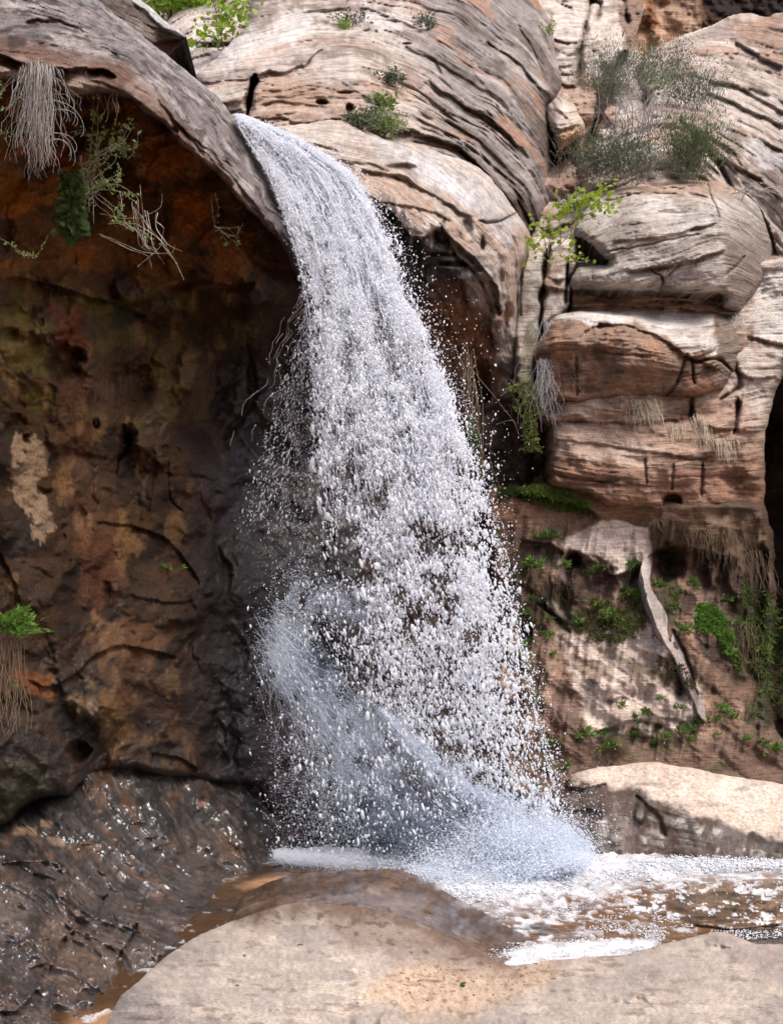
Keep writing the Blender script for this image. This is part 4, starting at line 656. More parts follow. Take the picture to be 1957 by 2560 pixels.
# ------------------------------------------------------------------ water in the pool
def pool():
    xs = np.arange(-420, 3000, 5.0); ys = np.r_[np.arange(2120, 2260, 1.8), np.arange(2260, 2660, 3.0)]
    X, Yy = np.meshgrid(xs, ys); Yd = CAMH*F/(Yy-YH); W = P(X, Yy, Yd); wx, wy = W[..., 0], W[..., 1]
    s1, _, _ = sdf([(660, 2146), (800, 2150), (960, 2176), (1060, 2205), (1160, 2262), (1250, 2282), (1340, 2262), (1480, 2240), (1650, 2206), (1760, 2186), (3000, 2190), (3000, 2178), (1750, 2150), (1500, 2120), (600, 2100)], X, Yy)
    s2, _, _ = sdf([(1260, 2420), (1300, 2385), (1380, 2362), (1500, 2356), (1600, 2352), (1640, 2362), (1500, 2420)], X, Yy)
    n = fbm(wx*2.2, wy*2.2, 2, 4); nf = fbm(wx*9, wy*9, 4, 4)
    lace = 1-np.abs(fbm(wx*5+.4*n, wy*3.2, 1, 4))*3.0
    right = sst(1150, 1300, X)*sst(2430, 2380, Yy)
    c0_ = 0
    f = sst(-30, 22, s1+22*n+12*nf)
    f = np.maximum(f, sst(-14, 8, s2+9*n+5*nf))
    f = np.maximum(f, sst(.28, .62, lace+.35*n+.25*nf-.15)*right*sst(-170, -10, s1)*.95)
    f = np.maximum(f, sst(.45, .65, fbm(wx*7, wy*7, 6, 4))*sst(1180, 1240, X)*.9)
    f = np.maximum(f, sst(.62, .75, fbm(wx*8, wy*8, 3, 3))*sst(700, 400, X)*.7)
    c = np.zeros(X.shape+(3,))+C(.135, .068, .030); c = mixc(c, C(.30, .145, .068), sst(0, .5, fbm(wx*2, wy*1.2, 7))*.9*sst(500, 1100, X)); c = c*(1-.5*sst(900, 600, X))[..., None]; c = mixc(c, C(.03, .025, .022), sst(.15, .6, fbm(wx*1.5, wy*1.5, 5))*.8)
    c = mixc(c, C(.30, .165, .085), sst(-30, 20, sdf([(130, 2600), (180, 2530), (280, 2540), (330, 2640)], X, Yy)[0]+20*n)); c = mixc(c, C(.33, .19, .10), sst(-10, 10, sdf([(590, 2215), (660, 2190), (730, 2180), (690, 2215), (610, 2225)], X, Yy)[0]))
    c = mixc(c, C(.68, .69, .72), f*(.8+.3*nf))
    imp = np.exp(-((wx-1.3)/1.3)**2-((wy-9.2)/1.5)**2)
    z = .012*fbm(wx*3, wy*5, 1, 4)+imp*(.06*fbm(wx*4, wy*4, 2, 5)+.03)+f*(.035*np.abs(fbm(wx*7, wy*9, 3, 5)))
    z = z+.02*sst(-20, 10, s1)*fbm(wx*6, wy*6, 5, 4)
    co = W.copy(); co[..., 2] = z
    ny_, nx_ = X.shape; idx = np.arange(nx_*ny_).reshape(ny_, nx_)
    q = np.stack([idx[:-1, :-1], idx[1:, :-1], idx[1:, 1:], idx[:-1, 1:]], -1).reshape(-1, 4)
    me = raw_mesh("water", co.reshape(-1, 3), quads=q)
    attr(me, "Col", 'FLOAT_COLOR', np.c_[c.reshape(-1, 3), np.ones(nx_*ny_)]); attr(me, "foam", 'FLOAT', f)
    m = bpy.data.materials.new("pool_water"); m.use_nodes = True; N, L = nt(m); b = N["Principled BSDF"]
    ac = N.new("ShaderNodeAttribute"); ac.attribute_name = "Col"; af = N.new("ShaderNodeAttribute"); af.attribute_name = "foam"
    L.new(ac.outputs["Color"], b.inputs["Base Color"])
    r = N.new("ShaderNodeMapRange"); r.inputs[3].default_value = .05; r.inputs[4].default_value = .55; L.new(af.outputs["Fac"], r.inputs[0]); L.new(r.outputs[0], b.inputs["Roughness"])
    b.inputs["IOR"].default_value = 1.33; b.inputs["Specular IOR Level"].default_value = .6
    tc = N.new("ShaderNodeTexCoord"); nn = N.new("ShaderNodeTexNoise"); nn.inputs["Scale"].default_value = 9; nn.inputs["Detail"].default_value = 5
    L.new(tc.outputs["Object"], nn.inputs["Vector"]); vv = N.new("ShaderNodeTexVoronoi"); vv.inputs["Scale"].default_value = 55; L.new(tc.outputs["Object"], vv.inputs["Vector"])
    b1 = N.new("ShaderNodeBump"); b1.inputs["Strength"].default_value = .5; b1.inputs["Distance"].default_value = .03; L.new(nn.outputs["Fac"], b1.inputs["Height"])
    b2 = N.new("ShaderNodeBump"); b2.inputs["Distance"].default_value = .012; b2.invert = True; L.new(af.outputs["Fac"], b2.inputs["Strength"]); L.new(vv.outputs["Distance"], b2.inputs["Height"]); L.new(b1.outputs[0], b2.inputs["Normal"])
    L.new(b2.outputs[0], b.inputs["Normal"])
    link("water", me, m, kind="structure")
pool()

# ------------------------------------------------------------------ drops
PHI = (1+5**.5)/2
ICO_V = np.array([(-1, PHI, 0), (1, PHI, 0), (-1, -PHI, 0), (1, -PHI, 0), (0, -1, PHI), (0, 1, PHI), (0, -1, -PHI), (0, 1, -PHI), (PHI, 0, -1), (PHI, 0, 1), (-PHI, 0, -1), (-PHI, 0, 1)])/math.sqrt(1+PHI*PHI)
ICO_F = np.array([(0, 11, 5), (0, 5, 1), (0, 1, 7), (0, 7, 10), (0, 10, 11), (1, 5, 9), (5, 11, 4), (11, 10, 2), (10, 7, 6), (7, 1, 8), (3, 9, 4), (3, 4, 2), (3, 2, 6), (3, 6, 8), (3, 8, 9), (4, 9, 5), (2, 4, 11), (6, 2, 10), (8, 6, 7), (9, 8, 1)])
OCT_V = np.array([(1, 0, 0), (-1, 0, 0), (0, 1, 0), (0, -1, 0), (0, 0, 1), (0, 0, -1)], float)
OCT_F = np.array([(0, 2, 4), (2, 1, 4), (1, 3, 4), (3, 0, 4), (2, 0, 5), (1, 2, 5), (3, 1, 5), (0, 3, 5)])
def drops(name, pos, r, stretch, dirv, mat, parent, bv=ICO_V, bf=ICO_F, **kw):
    """many little solid drops, each stretched along its flight direction"""
    n = len(pos); d = dirv/np.linalg.norm(dirv, axis=1, keepdims=True)
    a = np.cross(d, [0, 1, 0]); a /= np.linalg.norm(a, axis=1, keepdims=True)+1e-9; b = np.cross(d, a)
    jit = 1+.2*rng.standard_normal((n, len(bv))).clip(-1.5, 1.5)
    v = (bv[None, :, 0, None]*a[:, None]+bv[None, :, 1, None]*b[:, None])*r[:, None, None]+bv[None, :, 2, None]*d[:, None]*(r*stretch)[:, None, None]
    v = v*jit[..., None]+pos[:, None]
    f = (bf[None]+(np.arange(n)*len(bv))[:, None, None]).reshape(-1, 3)
    return link(name, raw_mesh(name, v.reshape(-1, 3), tris=f), mat, parent, **kw)
M_DROP = plain("falling_water", (.95, .965, 1.0), .3, .04, 12, 0.6, .5)
M_SHEET = plain("water_sheet", (.94, .96, 1.0), .3, .05, 18, 0.6, .5)
M_MIST = plain("fine_spray", (.90, .94, 1.0), .5, .04, 5, 0.6, .3)
LY = np.array([(285, 588, 598), (320, 600, 690), (370, 632, 790), (431, 668, 880), (500, 698, 925), (582, 726, 966), (699, 758, 1004), (862, 780, 1074), (1048, 786, 1144), (1223, 784, 1202), (1398, 776, 1248), (1573, 772, 1288), (1747, 790, 1326), (1922, 810, 1368), (2040, 830, 1400), (2150, 850, 1450)], float)
def edges(y): return np.interp(y, LY[:, 0], LY[:, 1]), np.interp(y, LY[:, 0], LY[:, 2])
def fallpos(y, t, spread):
    l, r = edges(y); return l+t*(r-l), 9.75-.35*sst(290, 900, y)+spread+.25*(t-.5)
l0, _ = edges(np.array([400.])); FALL = thing("waterfall", tuple(P(620, 300, 9.75)), "white waterfall breaking into drops as it leaps from the rock lip", "waterfall")
FB = Vector(FALL.location)
def rel(p): return p-np.array(FB)
# the coherent tongue of water near the lip, torn open further down
def sheet():
    for k in range(2):
        ys = np.arange(287, 1250, 3.0); ts = np.linspace(.0, 1.0, 110); T, S = np.meshgrid(ts, ys)
        n = fbm(T*9+S/900, S/90-T*1.2, 2+k, 5, .6)
        px, Yd = fallpos(S, T, 0.03+.14*k); Yd = Yd+.10*fbm(T*14, S/60, 3+k, 4); px = px+7*fbm(T*8, S/25, 6+k)
        thr = -0.75+1.25*sst(330, 1150, S)+1.5*np.abs(T-.55)**2.2*sst(300, 500, S)+.15*k
        keep = (n > thr)&(np.abs(T-.5) < .5-.03*(1+vnoise(S/12, 0*S+k, 3))*sst(287, 330, S))
        idx = np.arange(T.size).reshape(T.shape); q = keep[:-1, :-1]&keep[1:, 1:]&keep[1:, :-1]&keep[:-1, 1:]
        qd = np.stack([idx[:-1, :-1][q], idx[1:, :-1][q], idx[1:, 1:][q], idx[:-1, 1:][q]], -1)
        us = np.unique(qd); mp = np.zeros(T.size, int); mp[us] = np.arange(len(us))
        o = link("water_sheet", raw_mesh("water_sheet", rel(P(px, S, Yd).reshape(-1, 3)[us]), quads=mp[qd]), M_SHEET, FALL, kind="stuff")
        so = o.modifiers.new("thickness", 'SOLIDIFY'); so.thickness = .012
sheet()
def sample_fall(n, y0, y1, dens, spread):
    out = []
    while sum(len(o) for o in out) < n:
        y = rng.uniform(y0, y1, n*2); t = rng.uniform(-.06, 1.10, n*2); p = dens(y, t)
        k = rng.random(n*2) < p; out.append(np.stack([y[k], t[k]], 1))
    a = np.concatenate(out)[:n]; y, t = a[:, 0], a[:, 1]
    px, Yd = fallpos(y, t, rng.normal(0, 1, n)*spread(y)); px = px+rng.normal(0, 3, n)
    return px, y, Yd, t
def prof(y, t):
    c = sst(-.05, .10, t)*sst(1.04, .93, t)
    low = sst(900, 1500, y); left = 1-(.25*sst(800, 1000, y)+.63*low)*sst(.52, .08, t)
    wisp = .12+.88*sst(-.35, .40, fbm(t*6+y/700, y/90, 3, 5, .65))
    return c*left*wisp*(1-.35*low)
sp = lambda y: .10+.16*sst(300, 1500, y)
px, y, Yd, t = sample_fall(80000, 287, 2120, lambda y, t: prof(y, t)*sst(2120, 1850, y)**.4*(1-.62*sst(1250, 1700, y)), sp)
r = (.0027+.0029*sst(350, 1500, y))*np.exp(rng.normal(0, .45, len(y)))
dx = np.interp(y, [290, 450, 700, 1100, 2100], [.9, .7, .35, .22, .15])
dv = np.stack([dx+rng.normal(0, .25, len(y)), rng.normal(0, .1, len(y)), -np.ones(len(y))], 1)
drops("droplets", rel(P(px, y, Yd)), r, rng.uniform(1.2, 3.8, len(y)), dv, M_DROP, FALL, kind="stuff")
# fine fast drops that whiten the upper half
px, y, Yd, t = sample_fall(80000, 285, 1500, lambda y, t: prof(y, t)*sst(1500, 500, y), sp)
dv = np.stack([np.interp(y, [290, 450, 700, 1100], [.9, .7, .35, .22]), 0*y, -np.ones(len(y))], 1)
drops("fine_droplets", rel(P(px, y, Yd)), .0034*np.exp(rng.normal(0, .35, len(y))), rng.uniform(1, 2.5, len(y)), dv, M_DROP, FALL, OCT_V, OCT_F, kind="stuff")
# heavy clots along the right side and stray drops beyond both edges
px, y, Yd, t = sample_fall(3600, 600, 2060, lambda y, t: np.exp(-((t-.86)/.13)**2)*(.3+.7*sst(-.2, .5, fbm(t*9, y/60, 6))), sp)
drops("clots", rel(P(px, y, Yd)), .0078*np.exp(rng.normal(0, .35, len(y))), rng.uniform(1, 3.2, len(y)), np.stack([rng.normal(.1, .3, len(y)), 0*y, -np.ones(len(y))], 1), M_DROP, FALL, kind="stuff")
n = 6000; y = rng.uniform(300, 2080, n); l_, r_ = edges(y); side = rng.random(n) < .62
px = np.where(side, r_+rng.exponential(26, n)*(.5+sst(400, 900, y)*sst(1400, 1000, y)), l_-rng.exponential(34, n)*sst(650, 1100, y)); 
drops("stray_drops", rel(P(px, y, 9.5+rng.normal(0, .2, n))), .0036*np.exp(rng.normal(0, .4, n)), rng.uniform(1, 2, n), np.stack([rng.normal(0, .2, n), 0*y, -np.ones(n)], 1), M_DROP, FALL, kind="stuff")

n = 1500; u = rng.random(n)**.7; y = 760+u*560+rng.normal(0, 20, n); px = 770-u*170*rng.random(n)**.7+rng.normal(0, 10, n)
drops("side_drops", rel(P(px, y, 9.6+rng.normal(0, .1, n))), .0024*np.exp(rng.normal(0, .5, n)), rng.uniform(1.5, 5, n), np.stack([rng.normal(-.3, .2, n), 0*y, -np.ones(n)], 1), M_DROP, FALL, kind="stuff")
# tubes through points (numpy, three-sided)
def tubes(polys, radii, sides=3):
    V = []; Fq = []; base = 0
    for pl, r in zip(polys, radii):
        p = np.asarray(pl, float); n = len(p); d = np.gradient(p, axis=0); d /= np.linalg.norm(d, axis=1, keepdims=True)+1e-9
        a = np.cross(d, [.3, 1, .2]); a /= np.linalg.norm(a, axis=1, keepdims=True)+1e-9; b = np.cross(d, a)
        rr = (np.full(n, r) if np.isscalar(r) else np.asarray(r))[:, None]
        for k in range(sides):
            an = 2*math.pi*k/sides; V.append(p+(a*math.cos(an)+b*math.sin(an))*rr)
        i = np.arange(n-1)
        for k in range(sides):
            k2 = (k+1) % sides; Fq.append(np.stack([base+k*n+i, base+k2*n+i, base+k2*n+i+1, base+k*n+i+1], 1))
        base += n*sides
    return np.concatenate(V), np.concatenate(Fq)
# thin strings of water thrown to the left of the fall
pl = []; rd = []
for k in range(26):
    u = rng.random()**.8; x0, y0 = 768+rng.normal(0, 6), rng.uniform(690, 880); ln = rng.uniform(180, 620)*(1-.3*u)
    nn = int(ln/12); s = np.linspace(0, 1, nn); xx = x0-(225*rng.random()+10)*s**1.1*ln/500-20*s+2*fbm(s*14, s*0+k, 2); yy = y0+ln*s; xx = xx+26*fbm(yy/75, xx/260, 5, 3)*sst(0, .25, s)
    Yd = 9.6+rng.normal(0, .05)+0*s; w = .0017*(.5+1.0*np.abs(vnoise(s*18, s*0+k*3.1, 4)))*(1-.5*s)
    i = 0
    while i < nn-3:
        j = min(nn, i+int(rng.integers(3, 9))); pl.append(rel(P(xx[i:j], yy[i:j], Yd[i:j]))); rd.append(w[i:j]); i = j+int(rng.integers(1, 7))
v, q = tubes(pl, rd); link("water_strings", raw_mesh("water_strings", v, quads=q), plain("water_string", (.62, .58, .56), .2, .2), FALL, kind="stuff")
# ropes of water inside the fall that follow its curve
pl = []; rd = []
for k in range(420):
    t0 = rng.beta(1.6, 1.3); y0 = rng.uniform(290, 1150); ln = rng.uniform(50, 260); nn = max(5, int(ln/9)); yy = np.linspace(y0, y0+ln, nn)
    px, Yd = fallpos(yy, t0+.012*fbm(yy/60, yy*0+k, 3), rng.normal(0, .1)); px = px+5*fbm(yy/22, yy*0+k, 5)
    pl.append(rel(P(px, yy, Yd))); rd.append(.0062*(.35+.9*np.abs(vnoise(yy/14, yy*0+k*1.7, 2)))*np.sin(np.linspace(.15, 3.0, nn)))
v, q = tubes(pl, rd, 4); link("water_ropes", raw_mesh("water_ropes", v, quads=q), M_DROP, FALL, kind="stuff")

# ------------------------------------------------------------------ spray where it strikes
def along(path, n, jitter):
    p = np.array(path, float); s = rng.random(n)*(len(p)-1); i = s.astype(int); f = (s-i)[:, None]; c = p[i]*(1-f)+p[np.minimum(i+1, len(p)-1)]*f
    return c[:, 0]+rng.normal(0, 1, n)*c[:, 2]*jitter, c[:, 1]+rng.normal(0, 1, n)*c[:, 2], c
PX = []; PY = []; YD = []; RR = []
def mist(path, n, r, Y=9.5, sp=.12, jitter=1.0):
    x, y, c = along(path, n, jitter); g_ = rng.normal(0, 1, n)*rng.exponential(.7, n)*c[:, 2]; x = x+g_; y = y+.6*g_*rng.choice([-1, 1], n); k_ = (x > 690-rng.exponential(30, n)) & ((y > 2060+rng.normal(0, 30, n)) | (fbm((x+y*.3)/26, (y-x*.6)/60, 5, 4) > rng.normal(-.3, .28, n))); x, y, n = x[k_], y[k_], int(k_.sum()); PX.append(x); PY.append(y); YD.append(Y+rng.normal(0, sp, n)); RR.append(.72*r*np.exp(rng.normal(0, .35, n)))
mist([(955, 1775, 4), (1010, 1850, 8), (1075, 1915, 12), (1160, 1980, 18), (1260, 2050, 28), (1350, 2110, 40)], 56700, .0036, 9.25, .06)
mist([(700, 1560, 34), (690, 1680, 22), (760, 1700, 34), (830, 1760, 44), (900, 1860, 50)], 35100, .0034, 9.6, .1)
mist([(900, 1860, 50), (960, 1940, 70), (1040, 2040, 70), (1160, 2090, 60), (1300, 2130, 50)], 62100, .0034, 9.5, .2)
mist([(820, 1780, 60), (860, 1950, 70), (880, 2080, 70)], 35100, .0032, 9.7, .15)
mist([(720, 1460, 36), (770, 1520, 34), (860, 1500, 20), (930, 1560, 16)], 16200, .0034, 9.6, .1)
mist([(1180, 2100, 34), (1280, 2110, 46), (1330, 2110, 36), (1400, 2135, 16)], 54000, .0040, 9.2, .25, 1.3)
mist([(1040, 2185, 10), (1150, 2215, 16), (1280, 2205, 22), (1380, 2165, 18), (1450, 2150, 8)], 34000, .0065, 8.8, .2, 1.0)
mist([(1240, 2120, 22), (1310, 2110, 24), (1380, 2125, 16)], 16000, .0058, 9.0, .2)
mist([(1060, 2150, 22), (1200, 2170, 26), (1350, 2165, 26), (1440, 2160, 12)], 22000, .0042, 8.9, .3, 1.6)
mist([(690, 2138, 8), (780, 2148, 9), (880, 2155, 12), (990, 2165, 14), (1080, 2200, 14)], 22950, .0036, 9.3, .2)
mist([(1380, 2080, 16), (1430, 2100, 14), (1470, 2130, 12)], 4725, .0045, 9.3, .1)
px = np.concatenate(PX); y = np.concatenate(PY); Yd = np.concatenate(YD); r = np.concatenate(RR)
W = P(px, y, Yd); k = W[:, 2] > .0; W, r = W[k], r[k]
SPR = thing("spray", tuple(P(1250, 2120, 9.3)), "bluish white spray rising where the falling water strikes rock and pool", "spray")
drops("spray_mist", W-np.array(SPR.location), r, rng.uniform(1, 2.6, len(r)), np.stack([rng.normal(.8, .4, len(r)), 0*r, -np.ones(len(r))], 1), M_MIST, SPR, OCT_V, OCT_F, kind="stuff")
def puff(cx_, cy_, Y, rx, ry, rd, ang, dens):
    v = []; f = []; nu, nv_ = 28, 16
    for i in range(nv_+1):
        for j in range(nu):
            th = math.pi*i/nv_; ph = 2*math.pi*j/nu; x, y_, z = math.sin(th)*math.cos(ph), math.sin(th)*math.sin(ph), math.cos(th)
            k = 1+.22*float(vnoise(x*2+cx_, z*2+y_, 3)); x, z = x*rx*k, z*ry*k; v.append((x*math.cos(ang)-z*math.sin(ang), y_*rd*k, x*math.sin(ang)+z*math.cos(ang)))
    for i in range(nv_):
        for j in range(nu): f.append((i*nu+j, i*nu+(j+1) % nu, (i+1)*nu+(j+1) % nu, (i+1)*nu+j))
    m = bpy.data.materials.new("mist"); m.use_nodes = True; N, L = nt(m); N.remove(N["Principled BSDF"]); s = N.new("ShaderNodeVolumeScatter"); s.inputs["Color"].default_value = (.93, .96, 1, 1); s.inputs["Density"].default_value = dens; s.inputs["Anisotropy"].default_value = .2
    L.new(s.outputs[0], N["Material Output"].inputs["Volume"])
    o = link("mist", raw_mesh("mist", v, quads=f), m, SPR, kind="stuff"); o.location = Vector(P(cx_, cy_, Y))-SPR.location
for a_ in [(1120, 1965, 9.3, .60, .06, .10, -.88, 2.2), (1230, 2060, 9.3, .60, .12, .16, -.75, 1.6), (1300, 2125, 9.2, .40, .20, .3, -.2, 1.6), (1180, 2150, 9.2, .9, .12, .3, -.12, 1.4), (1040, 2080, 9.5, .6, .30, .4, -.5, .35), (780, 1690, 9.7, .36, .20, .3, -.8, .4), (860, 2152, 9.5, .6, .06, .2, -.08, 1.4)]: puff(*a_)
# fine rays of water that slide down the struck rock
pl = []; rd = []
for k in range(1600):
    x0, y0, c = along([(700, 1540, 30), (720, 1680, 30), (820, 1760, 50), (930, 1900, 60), (1050, 2030, 60), (1180, 2090, 50)], 1, 1)
    ln = rng.uniform(20, 80); an = rng.normal(.85, .35); s = np.linspace(0, 1, 6); xx = x0+ln*np.sin(an)*s; yy = y0+ln*(np.cos(an)*s+.5*s*s)
    pl.append(P(xx, yy, 9.7+rng.normal(0, .1)+0*s)-np.array(SPR.location)); rd.append(.0020*np.sin(np.linspace(.2, 2.9, 6)))
for k in range(2600):
    if k % 2 == 0 and rng.random() < .6: continue
    path = [(955, 1775, 5), (1010, 1850, 9), (1075, 1915, 13), (1160, 1980, 20), (1260, 2050, 30), (1360, 2110, 42)] if k % 2 else [(690, 1560, 26), (700, 1660, 30), (770, 1730, 34), (850, 1830, 44), (950, 1960, 60), (1080, 2060, 60)]
    x0, y0, c = along(path, 1, 1); ln = rng.uniform(40, 130)*(1 if k % 2 else .7); an = rng.normal(.80 if k % 2 else .75, .12 if k % 2 else .4); s = np.linspace(0, 1, 6); xx = x0+ln*np.sin(an)*s; yy = y0+ln*(np.cos(an)*s+.15*s*s)
    pl.append(P(xx, yy, 9.35+rng.normal(0, .1)+0*s)-np.array(SPR.location)); rd.append(rng.uniform(.0010, .0026)*np.sin(np.linspace(.2, 2.9, 6)))
v, q = tubes(pl, rd); link("spray_rays", raw_mesh("spray_rays", v, quads=q), M_MIST, SPR, kind="stuff")
# big near drops
n = 2600; y = rng.uniform(1450, 2130, n); px = rng.uniform(600, 1440, n); k = (px > 735-rng.exponential(38, n)) & (px < edges(y)[1]+rng.normal(-10, 22, n)); px, y = px[k], y[k]; n = len(y)
drops("splash_drops", P(px, y, 9.1+rng.normal(0, .3, n))-np.array(SPR.location), .0062*np.exp(rng.normal(0, .4, n)), rng.uniform(1, 3, n), np.stack([rng.normal(.1, .2, n), 0*y, -np.ones(n)], 1), M_DROP, SPR, kind="stuff")
# ------------------------------------------------------------------ foam on the pool
M_FOAM = plain("foam", (.72, .73, .76), .45, .06, 10, 0.15, .4)
def at_water(x, y): Yd = CAMH*F/(y-YH); return P(x, y, Yd)
n = 14000; x, y, c = along([(1100, 2225, 16), (1250, 2225, 22), (1400, 2195, 20), (1600, 2180, 13), (1780, 2168, 8), (1957, 2172, 6)], n, 1.6)
W = at_water(x, np.maximum(y, 2150)); W[:, 2] = .025+rng.random(n)*.03; r1 = .0065*np.exp(rng.normal(0, .45, n))
n2 = 15000; x, y, c = along([(1310, 2392, 6), (1400, 2378, 8), (1500, 2370, 7), (1590, 2362, 4)], n2, 5); W2 = at_water(x, y); W2[:, 2] = .012; r2 = .0036*np.exp(rng.normal(0, .35, n2))
n3 = 16000; x = rng.uniform(1150, 1957, n3); y = rng.uniform(2215, 2380, n3); W3 = at_water(x, y); k = fbm(W3[:, 0]*4, W3[:, 1]*4, 3, 4) > .22; W3 = W3[k]; W3[:, 2] = .01; r3 = .004*np.exp(rng.normal(0, .35, len(W3)))
W4 = at_water(*along([(680, 2146, 2), (800, 2152, 3), (940, 2165, 4), (1020, 2185, 5)], 4000, 4)[:2]); W4[:, 2] = .02+rng.random(4000)**2*.07; r4 = .007*np.exp(rng.normal(0, .4, 4000))
W = np.concatenate([W, W2, W3, W4]); r = np.concatenate([r1, r2, r3, r4])
drops("foam", W, r, rng.uniform(.4, .8, len(r)), np.stack([.01*rng.standard_normal(len(r)), .01+0*r, np.ones(len(r))], 1), M_FOAM, None, kind="stuff")
print("water done")
# ------------------------------------------------------------------ plants
def leafs(pos, size, mat_dir=None, up=.4, wide=.5, droop=0):
    """pointed folded leaves, four faces each"""
    n = len(pos); d = rng.standard_normal((n, 3)); d[:, 2] = d[:, 2]*.6+up-droop
    if mat_dir is not None: d = mat_dir*1.0+d*.55
    d /= np.linalg.norm(d, axis=1, keepdims=True); u = rng.standard_normal((n, 3)); w = np.cross(d, u); w /= np.linalg.norm(w, axis=1, keepdims=True)+1e-9; nn = np.cross(d, w)
    s = (size*np.exp(rng.normal(0, .3, n)))[:, None]; ww = wide
    v = np.stack([pos, pos+d*s*.35+w*s*ww*.5+nn*s*.10, pos+d*s*.5, pos+d*s*.35-w*s*ww*.5+nn*s*.10, pos+d*s*.75+w*s*ww*.36+nn*s*.05, pos+d*s-nn*s*.08, pos+d*s*.75-w*s*ww*.36+nn*s*.05], 1)
    f = np.array([(0, 1, 2), (0, 2, 3), (1, 4, 2), (2, 6, 3), (4, 5, 2), (2, 5, 6)])
    return v.reshape(-1, 3), (f[None]+(np.arange(n)*7)[:, None, None]).reshape(-1, 3)
MATS = {}
def pm(name, col, trans=.35, rough=.6):
    k = (name, tuple(col))
    if k not in MATS: MATS[k] = plain(name, col, rough, .45, 30, trans, .25)
    return MATS[k]
G_BRIGHT = (.17, .30, .035); G_FRESH = (.10, .20, .03); G_MID = (.055, .11, .022); G_SAGE = (.13, .16, .095); G_PALE = (.24, .30, .11)
STRAW = (.42, .34, .23); GREYTW = (.33, .30, .27); BROWNTW = (.15, .10, .06); PALETW = (.48, .43, .36)
def stem_auto(px, py, Y, n, L, lean=(0, 1), spread=.5, grav=0., wig=.05, w0=10, curl=0., K=9):
    """n stems in metres from a base at a photograph place; lean = mean x,z direction"""
    m = Y/F; out = []
    for i in range(n):
        b = P(px+rng.normal(0, w0), py+rng.normal(0, w0*.25), Y-.02+rng.normal(0, .03)); d = np.array([lean[0]+rng.normal(0, spread), rng.normal(-.15, spread*.5), lean[1]+rng.normal(0, spread*.4)])
        d /= np.linalg.norm(d); Lm = L*m*rng.uniform(.55, 1.05); s = np.linspace(0, 1, K)[:, None]; ph = rng.uniform(0, 9)
        p = b+d*Lm*s+np.array([0, 0, -1])*grav*Lm*s**1.6
        ww = np.stack([np.sin(s[:, 0]*5+ph)*s[:, 0]+curl*np.sin(s[:, 0]*13+ph*2)*s[:, 0], .5*np.cos(s[:, 0]*4+ph)*s[:, 0], np.sin(s[:, 0]*4+ph*1.7)*s[:, 0]], 1)
        out.append(p+ww*wig*Lm)
    return out
def leaf_on(stems, per, s0=.15, jit=.01):
    P_ = []; D_ = []
    for st in stems:
        n = len(st); k = max(1, int(rng.poisson(per))); s = (s0+(1-s0)*rng.random(k))*(n-1.001); i = s.astype(int); f = (s-i)[:, None]
        P_.append(st[i]*(1-f)+st[i+1]*f+rng.normal(0, jit, (k, 3))); d = st[i+1]-st[i]; D_.append(d/(np.linalg.norm(d, axis=1, keepdims=True)+1e-9))
    return np.concatenate(P_), np.concatenate(D_)
def plant(name, label, cat, base, stems, r, tw, leaf=None, per=0, lsize=.02, lcol=G_FRESH, group=None, wide=.5, s0=.15, jit=.01, along_=True, up=.4, droop=0, twname="stem", taper=True):
    b = P(*base); e = thing(name, tuple(b), label, cat, group)
    v, q = tubes([s-b for s in stems], [np.linspace(r, r*.35, len(s)) if taper else r for s in stems])
    link(twname, raw_mesh(twname, v, quads=q), pm("twig", tw, 0), e)
    if per:
        pp, dd = leaf_on([s-b for s in stems], per, s0, jit); v, f = leafs(pp, lsize, dd if along_ else None, up, wide, droop)
        link("foliage", raw_mesh("foliage", v, tris=f, smooth=False), pm("leaf", lcol), e)
    return e
def pxl(Y, *pts, jy=.1):
    """a stem along photograph points, its depth wandering a little"""
    p = smooth_poly(pts, 1.5, 8, False, int(rng.integers(1, 7))); n = len(p); return P(p[:, 0], p[:, 1], Y+jy*fbm(np.linspace(0, 3, n), 0*p[:, 0]+rng.uniform(0, 50), 2))
# hanging dead grass under the lip
st = []
for k in range(190):
    x0 = rng.normal(96, 20); y0 = 158+abs(x0-96)*.25+rng.normal(0, 6); L = rng.uniform(120, 300)*(1-.2*abs(x0-96)/40); n = 16; s = np.linspace(0, 1, n); ph = rng.uniform(0, 6.3); am = rng.uniform(2, 15); sprd = (x0-96)*.45+rng.normal(0, 16)
    xx = x0+sprd*s+am*np.sin(s*rng.uniform(3, 9)+ph)*s**.8+5*np.sin(s*rng.uniform(12, 26)+ph*2)*s; yy = y0+L*s-6*np.sin(s*3); st.append(P(xx, yy, 6.55+rng.normal(0, .07)+.10*np.cos(s*4+ph)))
for k in range(16):
    a = rng.choice([-1, 1]); x0 = 96+a*20; n = 16; s = np.linspace(0, 1, n); R_ = rng.uniform(40, 105); xx = x0+a*R_*np.sin(s*2.0)+rng.normal(0, 4); yy = rng.uniform(165, 380)+R_*.5*(1-np.cos(s*3.2))*rng.uniform(.5, 1.6)-18*np.sin(s*3); st.append(P(xx, yy, 6.5+.1*np.sin(s*3)))
plant("dry_grass", "thick clump of grey dead grass hanging from under the overhang at the upper left", "dry grass", (96, 160, 6.6), st, .0023, (.29, .265, .24), taper=True, twname="blade")
